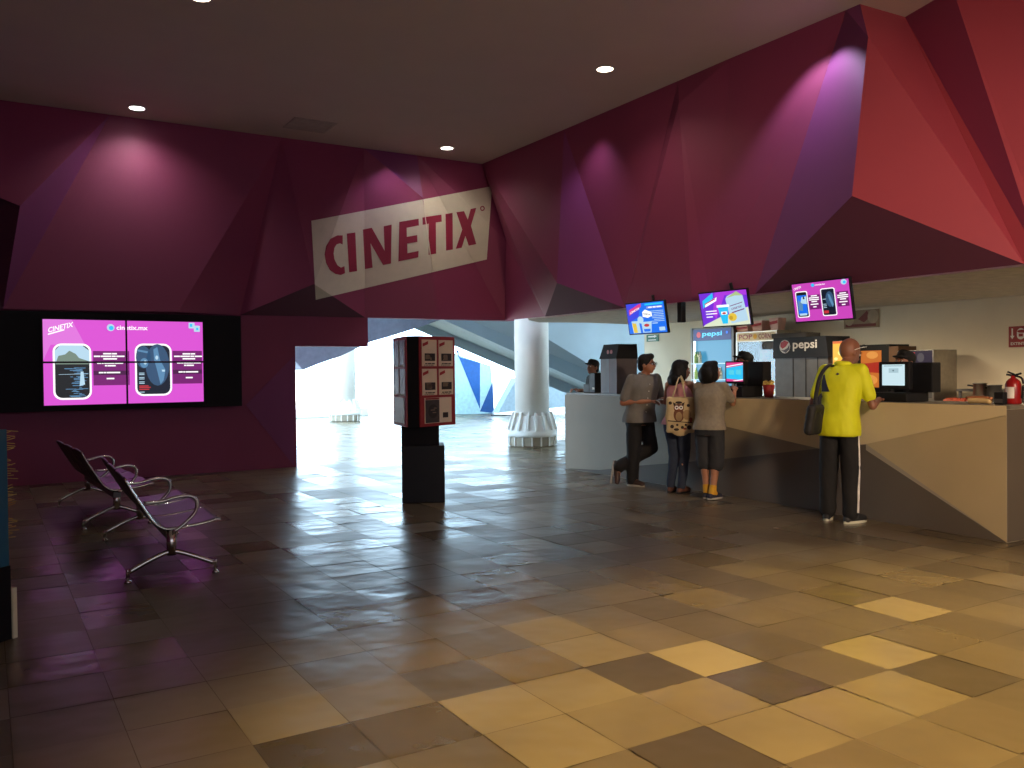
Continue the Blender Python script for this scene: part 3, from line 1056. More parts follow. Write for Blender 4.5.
# wall poster, exit sign, fire sign
a = rect(10.985, 844, 879, 310, 328)
t = thing('wall_poster', 'faded red and beige landscape poster on the kitchen wall', 'poster', (10.985, a[0], a[2]), HP)
hw, h = a[1] / 2, a[3] - a[2]
bxp('sheet', t, mat('faded poster', srgb(150, 125, 95), .6), -hw, hw, 0, .012, 0, h)
layers('print', [([[(-.05, h * .5), (.1, h * .95), (.15, h * .6), (.05, h * .3)], rc(-hw + .03, .02, hw - .05, .06)], mat('faded red', srgb(120, 50, 40), .6)), ([disc(.2, h * .6, .09, .1), disc(-.2, h * .5, .08, .09)], mat('faded cream', srgb(176, 152, 120), .6))], t, -.002)
a = rect(10.985, 646.5, 658.5, 334.5, 341.5)
t = thing('exit_route_sign', 'small green arrow sign on the wall below the blue menu screen', 'sign', (10.985, a[0], a[2]), HP)
hw, h = a[1] / 2, a[3] - a[2]
bxp('plate', t, mat('sign green', srgb(70, 120, 95), .5), -hw, hw, 0, .012, 0, h)
layers('arrow', [([[(-hw * .7, h * .6), (hw * .3, h * .6), (hw * .3, h * .5), (hw * .75, h * .72), (hw * .3, h * .92), (hw * .3, h * .8), (-hw * .7, h * .8)], rc(-hw * .7, h * .15, hw * .6, h * .3)], WHT)], t, -.002)
a = rect(10.985, 1008.5, 1033, 326, 347)
t = thing('fire_extinguisher_sign', 'red fire extinguisher sign with white down arrow on the kitchen wall', 'sign', (10.985, a[0], a[2]), HP)
hw, h = a[1] / 2, a[3] - a[2]
bxp('plate', t, REDM, -hw, hw, 0, .012, 0, h, .004)
layers('symbol', [([[(-hw * .62, h * .9), (-hw * .74, h * .9), (-hw * .74, h * .55), (-hw * .86, h * .55), (-hw * .68, h * .38), (-hw * .5, h * .55), (-hw * .62, h * .55)],
                    rrect(-hw * .3, h * .36, hw * .35, h * .9, .05)], WHT), ([disc(.02, h * .75, .06, .02), rc(-hw * .15, h * .5, hw * .2, h * .64)], REDM),
                  (text_polys('EXTINTOR', -hw * .8, h * .1, hw * .8, h * .24), WHT)], t, -.002)


# items standing on the counter
def ctop(px, depth=.3):
    """point on the worktop under pixel column px at the given distance behind the front edge"""
    best = None
    for k in range(400):
        s = L * k / 399
        p = Matrix.Translation(cA) @ Matrix.Rotation(cang, 4, 'Z') @ Vector((s, depth, CT))
        c = RM.transposed() @ (p - CAM)
        x = 512 + F * c.x / -c.z
        if best is None or abs(x - px) < best[0]:
            best = (abs(x - px), p, c)
    return best[1]


CA = cang      # local +x to the right along the counter; local -y faces the hall


def on_counter(name, label, cat, px, depth=.3, group=None, rot=0):
    return thing(name, label, cat, ctop(px, depth) + Vector((0, 0, .0005)), CA + rot, group)


# soda machine (left)
t = on_counter('slush_machine', 'grey drinks machine with dark sloping lid at the left end of counter', 'drinks machine', 620, .3)
bm = B()
poly_prism(bm, [(-.20, -.2, 0), (.19, -.2, 0), (.19, .16, 0), (-.20, .16, 0)], (0, 0, .50))
obj('body', bm, GREY_PL, t)
bm = B()
vs = []
for z, a_ in ((.50, (-.21, .20, -.22, .17)), (.71, (-.18, .19, -.16, .16))):
    vs.append([bm.verts.new((x, y, z)) for x, y in ((a_[0], a_[2]), (a_[1], a_[2]), (a_[1], a_[3]), (a_[0], a_[3]))])
bm.faces.new(vs[0]); bm.faces.new(vs[1])
for i in range(4):
    bm.faces.new((vs[0][i], vs[0][(i + 1) % 4], vs[1][(i + 1) % 4], vs[1][i]))
obj('lid', bm, BLACK, t)
bxp('side_panel', t, mat('dark red plastic', srgb(84, 50, 56), .5), .0, .191, -.202, -.19, .01, .5)
layers('badge', [([disc(-.02, .6, .03), disc(.06, .6, .03)], mat('badge red', srgb(150, 60, 60), .5))], t, -.2)


def pos_terminal(label, px, w, h, scr, rot=0, depth=.3, extra=True, bh=.16, sw=None):
    t = on_counter('cash_register', label, 'cash register', px, depth, 'cash registers on the counter', rot)
    bm = B()
    box(bm, -w * .55, w * .55, -.14, .2, 0, bh, .01)
    obj('base', bm, BLACK, t)
    bm = B()
    box(bm, -.05, .05, .0, .08, bh, bh + .1)
    obj('stand', bm, BLACK, t)
    fr_ = bxp('screen_frame', t, BLACK, -w / 2, w / 2, -.08, -.02, bh + .03, bh + .03 + h, .01)
    sc_ = [([[(x * w, z * h + bh + .03) for x, z in p] for p in polys], m) for polys, m in scr]
    layers('screen', sc_, t, -.082, .0008)
    if extra:
        bxp('rear_display', t, BLACK, -w * .4, w * .85, .1, .24, bh, bh + h + .02, .01)
    return t


pos_terminal('black cash register with white lit screen right of the yellow-shirted man', 899, .34, .27,
             [([rc(-.37, .14, .37, .9)], emat('white lcd', srgb(205, 232, 240), 1.0)), ([rc(-.15, .6, .17, .76)], emat('lcd light grey', srgb(170, 200, 210), 1)), ([disc(0, .68, .03, .03)], emat('lcd grey', srgb(100, 130, 140), 1)), ([rc(-.3, .84, .3, .86)], emat('lcd grey', srgb(100, 130, 140), 1))], depth=.25, bh=.09)
pos_terminal('black cash register with cyan and pink screen right of the grey-shirted customer', 740, .33, .27,
             [([rc(-.42, .1, .42, .94)], SPK), ([[(-.42, .22), (.42, .16), (.42, .82), (-.42, .7)]], SCY), ([[(-.42, .78), (.42, .9), (.42, .86), (-.42, .74)], [(-.1, .13), (.42, .2), (.42, .16), (.0, .11)]], SWH), ([rc(-.3, .4, -.02, .6), rc(.08, .4, .34, .62)], emat('screen aqua', srgb(90, 210, 235), 1))], depth=.28, bh=.13)
t = on_counter('cash_register', 'black cash register seen from the side at the left end of the counter', 'cash register', 600, .3, 'cash registers on the counter')
bxp('base', t, BLACK, -.13, .02, -.1, .25, 0, .30, .01)
bxp('drawer', t, BLACK, -.29, -.13, -.1, .22, 0, .13, .01)
layers('price_label', [([rc(-.05, .05, .01, .08)], WHT)], t, -.104)
# small counter things
t = on_counter('hot_dog', 'pale hot dog bun lying on the counter left of the fire extinguisher', 'hot dog', 979, .2)
bm = B()
tube(bm, spline([(-.11, 0, .03), (-.05, 0, .034), (.05, 0, .034), (.11, 0, .028)], 5), .03, 12, rs=[.006] + [.03] * 14 + [.008])
obj('bun', bm, mat('bun', srgb(214, 184, 128), .7), t, True)
bm = B()
tube(bm, spline([(-.12, -.012, .052), (0, -.012, .058), (.12, -.012, .05)], 5), .014, 10)
obj('sausage', bm, mat('sausage', srgb(176, 112, 70), .5), t, True)
t = on_counter('card_terminal', 'small black card terminal standing on the counter by the extinguisher', 'card terminal', 1001, .2)
bxp('body', t, BLACK, -.045, .045, -.03, .03, 0, .11, .01)
bxp('keypad', t, DSTEEL, -.035, .035, -.034, -.028, .015, .05)
t = on_counter('fire_extinguisher', 'red fire extinguisher with white label at the right end of the counter', 'fire extinguisher', 1013, .42)
bm = B()
lathe(bm, [(.06, 0), (.065, .01), (.065, .17), (.055, .20), (.03, .225), (.02, .23), (.02, .25)], 24)
obj('cylinder', bm, REDM, t, True)
bm = B()
tube(bm, [(-.06, 0, .26), (0, 0, .25), (.07, 0, .27)], .009)
tube(bm, [(-.05, 0, .285), (.0, 0, .265), (.03, 0, .25)], .008)
obj('handle', bm, BLACK, t)
bm = B()
tube(bm, spline([(.02, 0, .25), (.08, 0, .22), (.085, 0, .12), (.075, 0, .05)], 5), .009)
obj('hose', bm, BLACK, t)
bm = B()
for i in range(6):
    a0_, a1_ = radians(-125 + i * 12), radians(-125 + (i + 1) * 12)
    bm.faces.new([bm.verts.new((.0662 * cos(a), .0662 * sin(a), z)) for a, z in ((a0_, .05), (a1_, .05), (a1_, .15), (a0_, .15))])
obj('paper_label', bm, WHT, t)
p = ctop(768, .3)
t = on_counter('popcorn_bucket', 'red popcorn bucket standing open on the counter before the steel soda dispenser', 'bucket', 769, .3)
bm = B()
lathe(bm, [(.05, 0), (.07, .15), (.066, .15), (.047, .01)], 20)
obj('bucket', bm, mat('red card', srgb(150, 40, 44), .6), t, True)
bm = B()
rr = random.Random(4)
for i in range(30):
    bmesh.ops.create_icosphere(bm, subdivisions=1, radius=.02, matrix=Matrix.Translation((rr.uniform(-.045, .045), rr.uniform(-.045, .045), .15 + rr.uniform(-.01, .04))))
o = obj('popcorn', bm, mat('popcorn', srgb(235, 205, 110), .8), t)
o['kind'] = 'stuff'

# ------------------------------------------------------------------ beam seating
SEAT = mat('perforated seat metal', srgb(96, 88, 98), .36, .7, var=.1)
SEATB = mat('seat back shell', (.016, .012, .016, 1), .5, .2)


def bench(label, loc, rz, legs, ends):
    t = thing('beam_bench', label, 'bench', loc, rz, 'airport style benches')
    y0, y1 = ends
    n = 3
    sw_ = (y1 - y0) / n
    prof = spline([(-.313, .76), (-.262, .66), (-.198, .55), (-.125, .43), (-.065, .38), (.0, .365), (.14, .375), (.25, .39), (.32, .408), (.35, .402)], 4)
    bt, be = [], []
    for k in range(n):
        ya, yb_ = y0 + k * sw_ + .012, y0 + (k + 1) * sw_ - .012
        root = B()
        P = [Vector((p.x, 0, p.y)) for p in prof]
        nrm_ = []
        for i in range(len(P)):
            d = (P[min(i + 1, len(P) - 1)] - P[max(i - 1, 0)]).normalized()
            nrm_.append(Vector((-d.z, 0, d.x)))
        split = 17
        for part, lo, hi, mt in (('backrest', 0, split, None), ('seat', split - 1, len(P) - 1, None)):
            bm = B()
            m_ = 8
            F_, K_ = [], []
            for i in range(lo, hi + 1):
                rf, rk = [], []
                for j in range(m_ + 1):
                    s = j / m_
                    yy = ya + (yb_ - ya) * s
                    zz = 0
                    if i < 4:     # dipped top edge
                        zz = .008 * sin(pi * s) * (1 - i / 4)
                    if i > len(P) - 3:
                        zz = 0
                    dip = -.008 * sin(pi * s) if part == 'seat' else 0
                    p = P[i] + Vector((0, yy, zz + dip))
                    rf.append(bm.verts.new(p + nrm_[i] * .008 * (1 if nrm_[i].z >= 0 or True else -1)))
                    rk.append(bm.verts.new(p - nrm_[i] * .008))
                F_.append(rf)
                K_.append(rk)
            for i in range(len(F_) - 1):
                for j in range(m_):
                    f = bm.faces.new((F_[i][j], F_[i][j + 1], F_[i + 1][j + 1], F_[i + 1][j]))
                    f.material_index = 0
                    f = bm.faces.new((K_[i][j], K_[i + 1][j], K_[i + 1][j + 1], K_[i][j + 1]))
                    f.material_index = 1
            for j in range(m_):
                bm.faces.new((F_[0][j], K_[0][j], K_[0][j + 1], F_[0][j + 1]))
                bm.faces.new((F_[-1][j], F_[-1][j + 1], K_[-1][j + 1], K_[-1][j]))
            for jj in (0, m_):
                for i in range(len(F_) - 1):
                    bm.faces.new((F_[i][jj], F_[i + 1][jj], K_[i + 1][jj], K_[i][jj]))
            obj(part, bm, [SEAT, SEATB], t, True)
        for ye in (ya, yb_):
            bm = B()
            tube(bm, [p + Vector((0, ye, 0)) for p in P], .009, 8)
            obj('edge_tube', bm, CHROME, t, True)
    # armrests between and at the ends
    for k in (0, 2):
        yy = y0 + k * sw_
        bm = B()
        tube(bm, spline([(-.19, yy, .575), (-.08, yy, .575), (.04, yy, .60), (.13, yy, .60), (.175, yy, .56), (.165, yy, .48), (.09, yy, .40), (.01, yy, .345)], 5), .013, 10, flat=1.5, up=(0, 1, 0))
        obj('armrest', bm, CHROME, t, True)
    bm = B()
    box(bm, -.035, .035, y0 + .02, y1 - .02, .29, .345, .006)
    obj('beam', bm, DSTEEL, t)
    for yy in legs:
        bm = B()
        tube(bm, [(0, yy, .17), (0, yy, .355)], .034, 12, flat=.8, up=(0, 1, 0))
        for s, e in ((-1, -.30), (1, .31)):
            tube(bm, spline([(0, yy, .20), (s * .06, yy, .185), (s * .17, yy, .14), (e, yy, .075)], 5), .018, 10, rs=None)
        lg = obj('leg', bm, CHROME, t, True)
        for e in (-.30, .31):
            bm = B()
            lathe(bm, [(.013, .03), (.013, .095), (.009, .10), (.001, .10)], 12, (e, yy, 0))
            lathe(bm, [(.001, 0), (.024, 0), (.026, .01), (.008, .03), (.001, .03)], 14, (e, yy, 0))
            obj('foot', bm, CHROME, lg, True)
    return t


bench('three-seat chrome and dark purple metal bench nearest the camera', (1.155, 6.72, 0), radians(-1.5), (0.03, 1.88), (0, 1.92))
bench('three-seat chrome metal bench farther back, closer to the video wall', (1.10, 9.32, 0), radians(3.0), (0.05, 1.85), (0, 1.88))

# ------------------------------------------------------------------ poster kiosk
vn = 244.5
kc = Vector((4.35, 9.16, 0))
kt = thing('poster_kiosk', 'tall black kiosk with red-framed newspaper posters standing in the hall', 'kiosk', kc, 0)
ap, kw = .249, .59
rho, phi = sqrt(ap * ap + kw * kw / 4), math.degrees(atan2(kw / 2, ap))
fa = [vn + 46 + 120 * i for i in range(3)]


def kring(scale=1):
    pts = []
    for a in fa:
        for s in (-1, 1):
            an = radians(a + s * phi)
            pts.append((rho * scale * cos(an), rho * scale * sin(an)))
    return pts


ZB, ZT = .885, 1.905
bm = B()
poly_prism(bm, [(x, y, ZB) for x, y in kring(.985)], (0, 0, ZT - ZB))
obj('display_body', bm, BLACKM, kt)
bm = B()
poly_prism(bm, [(x, y, ZT) for x, y in kring(1.0)], (0, 0, .006))
obj('top_plate', bm, KRED, kt)
PH = [(.025, .235, .685, .985), (.265, .475, .685, .985), (.025, .235, .355, .655), (.265, .475, .355, .655)]
PSIDE = mat('side poster', srgb(120, 104, 122), .35)
for fi, a in enumerate(fa):
    rot = radians(a + 90)       # local -Y looks along the face normal
    c, s = cos(radians(a)), sin(radians(a))
    fbase = Vector((c * ap, s * ap, ZB))
    Hh = ZT - ZB
    bm = B()
    box(bm, -kw / 2, kw / 2, -.012, .0, 0, Hh)
    fo = obj('frame_panel', bm, KRED, kt, loc=fbase, rot=rot)
    for (x0, x1, z0, z1) in PH:
        x0 = (x0 - .25) * 1.15
        x1 = (x1 - .25) * 1.15
        bm = B()
        box(bm, x0, x1, -.016, -.010, z0, z1)
        po = obj('poster', bm, PAPER if fi == 0 else PSIDE, kt, loc=fbase, rot=rot)
        w, h = x1 - x0, z1 - z0
        if fi == 0:
            rr = random.Random(int(z0 * 100 + x0 * 50))
            it = [([[(x0 + .01, z1 - .08), (x0 + .1, z1 - .05), (x0 + .1, z1 - .015), (x0 + .01, z1 - .045)]], mat('tab red', srgb(170, 46, 48), .6)),
                  ([rc(x0 + .04, z0 + .06, x1 - .03, z0 + .145)], INK),
                  ([rc(x0 + .045 + rr.random() * .1, z0 + .065 + rr.random() * .06, x0 + .06 + rr.random() * .1, z0 + .08 + rr.random() * .06) for _ in range(9)], mat('half tone', srgb(130, 112, 92), .6)),
                  (bars(x0 + .045, x1 - .04, z0 + .022, .012, (2, 4, 3), .008) + bars(x0 + .03, x1 - .06, z0 + .008, .006, (2, 4, 3, 5), .008), INK)]
            layers('print', it, po, -.0175)
            po.children[0].parent = po
        else:
            layers('border', [([rc(x0, z0, x0 + .012, z1), rc(x1 - .012, z0, x1, z1), rc(x0, z0, x1, z0 + .012)], WHT)], po, -.0175)
    bm = B()
    box(bm, -.225, .225, -.016, -.010, .035, .325)
    po = obj('poster', bm, PAPER if fi == 0 else PSIDE, kt, loc=fbase, rot=rot)
    if fi == 0:
        layers('print', [([rc(-.215, .04, .015, .30)], mat('poster charcoal', srgb(66, 60, 58), .6)), ([disc(-.09, .17, .08, .08)], INK),
                         ([rc(-.13, .18, -.06, .19), rc(-.1, .15, -.04, .16), rc(-.08, .2, -.03, .21)], mat('half tone', srgb(130, 112, 92), .6)), ([rc(.07, .09, .16, .15)], INK), ([rc(-.215, .305, .01, .322)], KRED)], po, -.0175)
    else:
        layers('border', [([rc(.2, .035, .215, .32)], WHT)], po, -.0175)
kr = radians(vn - 270)
bm = B()
box(bm, -.235, .195, -.17, .2, .66, ZB)
obj('neck', bm, BLACKM, kt, rot=kr)
bm = B()
box(bm, -.235, .255, -.20, .23, .0, .66, .01)
obj('pedestal', bm, BLACK, kt, rot=kr)

# ------------------------------------------------------------------ standee at the left frame edge
st = thing('cardboard_standee', 'blue standee with golden fringe cut off by the left edge', 'standee', (.085, 5.70, 0), radians(40))
bxp('board', st, mat('standee blue', srgb(24, 84, 112), .5), -.5, .02, 0, .02, .42, 1.2)
bxp('base', st, BLACKM, -.5, .02, -.01, .04, 0, .42)
bxp('foot_strip', st, mat('standee cream', srgb(225, 215, 180), .6), .021, .05, -.02, .03, .0, .29)
bm = B()
rr = random.Random(9)
for z0 in (.58, .76, .92, 1.08):
    for k in range(9):
        z = z0 + k * .014
        l_ = rr.uniform(.02, .075)
        tube(bm, [(.018, .005, z), (.02 + l_, .0, z + rr.uniform(-.012, .012))], .0022, 5)
obj('fringe', bm, mat('gold fringe', srgb(200, 165, 90), .5, 0), st)

# ------------------------------------------------------------------ columns beyond the opening
def column(label, x, y, h=4.6):
    t = thing('concrete_column', label, 'column', (x, y, 0), 0, 'round white columns')
    bm = B()
    lathe(bm, [(.345, .3), (.345, h)], 40)
    obj('shaft', bm, WHITE, t, True)
    bm = B()
    lathe(bm, [(.44, 0), (.47, .03), (.47, .20), (.44, .20), (.44, 0)], 40, cap=False)
    lathe(bm, [(.36, .0), (.43, .0), (.43, .2), (.36, .2)], 40)
    obj('foot_ring', bm, mat('column foot', srgb(150, 140, 122), .7), t)
    bm = B()
    lathe(bm, [(.40, .20), (.49, .20), (.50, .24), (.50, .32), (.46, .34), (.37, .60), (.345, .62)], 40)
    obj('flared_collar', bm, WHITE, t, True)
    for k in range(16):
        a = 2 * pi * k / 16
        bm = B()
        ca, sa = cos(a), sin(a)
        P2 = [(.44, .33), (.505, .33), (.505, .37), (.41, .68), (.35, .68)]
        vs = [Vector((r * ca, r * sa, z)) for r, z in P2]
        off = Vector((-sa, ca, 0)) * .026
        poly_prism(bm, [v - off for v in vs], off * 2)
        obj('rib', bm, WHITE, t)
    for k in range(16):
        a = 2 * pi * (k + .5) / 16
        bm = B()
        ca, sa = cos(a), sin(a)
        off = Vector((-sa, ca, 0)) * .012
        vs = [Vector((r * ca, r * sa, z)) for r, z in ((.46, .02), (.49, .02), (.49, .21), (.46, .21))]
        poly_prism(bm, [v - off for v in vs], off * 2)
        obj('foot_rib', bm, WHITE, t)
    return t


column('white round column with ribbed base beside the left end of the counter', 9.39, 14.62)
column('white round column far outside in the bright opening', 9.62, 25.85, 6)

# ------------------------------------------------------------------ outside: raking stands, mural wall, kerb
def prism_on(name, m, Y, pts, depth, st_=True):
    bm = B()
    poly_prism(bm, [on(1, Y, *p) for p in pts], (0, depth, 0))
    return struct(name, bm, m)


# stepped soffit of the stands: risers and treads seen from below, falling towards +X
LN = [(14.4, (540, 300), (700, 330)), (15.2, (520, 322), (592, 366)), (17.0, (472.7, 321), (550, 354)), (17.0, (457, 326), (550, 367.5)),
      (19.5, (455, 336), (550, 375.8)), (19.5, (455, 346), (550, 386.5))]
bm = B()
lo, hi_ = [], []
for Y_, a, b in LN:
    a, b = on(1, Y_, *a), on(1, Y_, *b)
    d = (b - a).normalized()
    a, b = a - d * 9, b + d * 5
    lo.append((bm.verts.new(a), bm.verts.new(b)))
    hi_.append((bm.verts.new(a + Vector((0, .35, .35))), bm.verts.new(b + Vector((0, .35, .35)))))
for k in range(len(LN) - 1):
    bm.faces.new((lo[k][0], lo[k][1], lo[k + 1][1], lo[k + 1][0]))
    bm.faces.new((hi_[k][0], hi_[k + 1][0], hi_[k + 1][1], hi_[k][1]))
    for e in (0, 1):
        bm.faces.new((lo[k][e], lo[k + 1][e], hi_[k + 1][e], hi_[k][e]))
bm.faces.new((lo[0][0], hi_[0][0], hi_[0][1], lo[0][1]))
bm.faces.new((lo[-1][0], lo[-1][1], hi_[-1][1], hi_[-1][0]))
struct('ceiling_stands', bm, [BLUEGREY])
bm = B()
box(bm, 8.9, 26, -4.2, 28.5, 5.35, 5.6)  # unseen slab added to keep the sun off the near column and floor
struct('ceiling_sun_block', bm, [BLUEGREY])
# slab hanging over the bright opening (left part)
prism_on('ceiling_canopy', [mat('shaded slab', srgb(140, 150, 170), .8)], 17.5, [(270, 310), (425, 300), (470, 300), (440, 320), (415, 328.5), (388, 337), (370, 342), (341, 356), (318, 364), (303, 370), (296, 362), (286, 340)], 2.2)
# mural wall
bm = B()
poly_prism(bm, [on(1, 27.0, *p) for p in ((425, 340), (460, 355.5), (491, 366), (494, 413.8), (425, 414.5))], (0, .3, 0))
mw = struct('wall_mural', bm, [mat('mural pale cyan', srgb(190, 222, 228), .7)])
for pts, c_ in (([(459, 357), (480, 363), (480, 409)], (20, 92, 170)), ([(493, 381), (480, 411.5), (494, 413)], (26, 80, 145)), ([(456, 350), (459, 351), (459, 358)], (26, 80, 145))):
    bm = B()
    poly_prism(bm, [on(1, 26.99, *p) for p in pts], (0, .008, 0))
    o = obj('painted_triangle', bm, mat('mural blue %d' % c_[1], srgb(*c_), .6), mw)
prism_on('wall_ramp', [mat('ramp grey', srgb(160, 175, 186), .8)], 25.5, [(498, 413), (517, 378), (575, 386), (575, 406), (500, 412.5)], .4)
prism_on('trim_5', [mat('dark edge', srgb(60, 62, 66), .8)], 25.2, [(492, 414.6), (565, 414.6), (565, 417), (492, 416.4)], .1)
bm = B()
p0 = on(2, 0, 270, 419)
box(bm, p0.x - 3, p0.x + 3.5, p0.y, p0.y + .5, 0, .28)
struct('wall_kerb', bm, [WHITE])
bm = B()
vs = [bm.verts.new(p) for p in ((-60, -30, -.12), (90, -30, -.12), (90, 120, -.12), (-60, 120, -.12))]
bm.faces.new(vs)
struct('ground', bm, [mat('outside ground', srgb(150, 150, 145), .9)])

# ------------------------------------------------------------------ people
def ell(bm, c, r, M=None):
    m = Matrix.Translation(Vector(c)) @ Matrix.Diagonal((*r, 1))
    if M is not None:
        m = M @ m
    bmesh.ops.create_uvsphere(bm, u_segments=20, v_segments=14, radius=1, matrix=m)


def cap(bm, a, b, ra, rb=None):
    rb = ra if rb is None else rb
    a, b = Vector(a), Vector(b)
    d = b - a
    if d.length > 1e-4:
        q = d.to_track_quat('Z', 'Y').to_matrix().to_4x4()
        bmesh.ops.create_cone(bm, cap_ends=True, segments=18, radius1=ra, radius2=rb, depth=d.length, matrix=Matrix.Translation((a + b) / 2) @ q)
    bmesh.ops.create_uvsphere(bm, u_segments=16, v_segments=10, radius=ra, matrix=Matrix.Translation(a))
    bmesh.ops.create_uvsphere(bm, u_segments=16, v_segments=10, radius=rb, matrix=Matrix.Translation(b))


def chain(bm, pts, rs):
    for i in range(len(pts) - 1):
        cap(bm, pts[i], pts[i + 1], rs[i], rs[i + 1])


def blend_mesh(name, bm, m, parent, voxel=.008, smooth=4, wrinkle=0, seed=0, cut=None):
    """fuse overlapping volumes into one continuous skin"""
    me = bpy.data.meshes.new(name)
    bm.to_mesh(me)
    bm.free()
    o = bpy.data.objects.new(name, me)
    COL.objects.link(o)
    md = o.modifiers.new('r', 'REMESH')
    md.mode = 'VOXEL'
    md.voxel_size = voxel
    sm = o.modifiers.new('s', 'SMOOTH')
    sm.factor = .6
    sm.iterations = smooth
    dg = bpy.context.evaluated_depsgraph_get()
    dg.update()
    me2 = bpy.data.meshes.new_from_object(o.evaluated_get(dg))
    bpy.data.objects.remove(o)
    bpy.data.meshes.remove(me)
    me2.name = name
    if wrinkle:
        b2 = B()
        b2.from_mesh(me2)
        b2.normal_update()
        for v in b2.verts:
            q = v.co * 13 + Vector((seed * 7, 0, 0))
            q.z *= .45
            q.x += v.co.z * 3
            v.co += v.normal * (noise.noise(q) * wrinkle + noise.noise(q * 2.3) * wrinkle * .4)
        b2.to_mesh(me2)
        b2.free()
    for p in me2.polygons:
        p.use_smooth = True
    for k in (m if isinstance(m, (list, tuple)) else [m]):
        me2.materials.append(k)
    o = bpy.data.objects.new(name, me2)
    COL.objects.link(o)
    o.parent = parent
    return o


def hand(bm, W, d, n, ts, curl=.5, s=1.0):
    """W wrist, d hand direction, n palm-facing normal, ts side of the thumb (unit)"""
    W, d, n, ts = Vector(W), Vector(d).normalized(), Vector(n), Vector(ts)
    ts = (ts - d * ts.dot(d)).normalized()
    n = d.cross(ts) * (1 if d.cross(ts).dot(n) > 0 else -1)
    for i in range(4):
        k = W + d * .082 * s + ts * (1.5 - i) * .0215 * s
        cap(bm, W + ts * (1.5 - i) * .011 * s, k, .0135 * s, .012 * s)
        L_ = (.072, .082, .075, .058)[i] * s
        a = curl * (1 + .12 * i)
        d1 = d * cos(a) + n * sin(a)
        d2 = d * cos(a * 2.1) + n * sin(a * 2.1)
        m = k + d1 * L_ * .5
        cap(bm, k, m, .0105 * s, .0095 * s)
        cap(bm, m, m + d2 * L_ * .5, .0095 * s, .0085 * s)
    t0 = W + d * .02 * s + ts * .018 * s
    t1 = t0 + (d * .55 + ts * .8 + n * .3).normalized() * .045 * s
    cap(bm, t0, t1, .015 * s, .012 * s)
    cap(bm, t1, t1 + (d * .85 + ts * .3 + n * .45).normalized() * .035 * s, .0115 * s, .0095 * s)


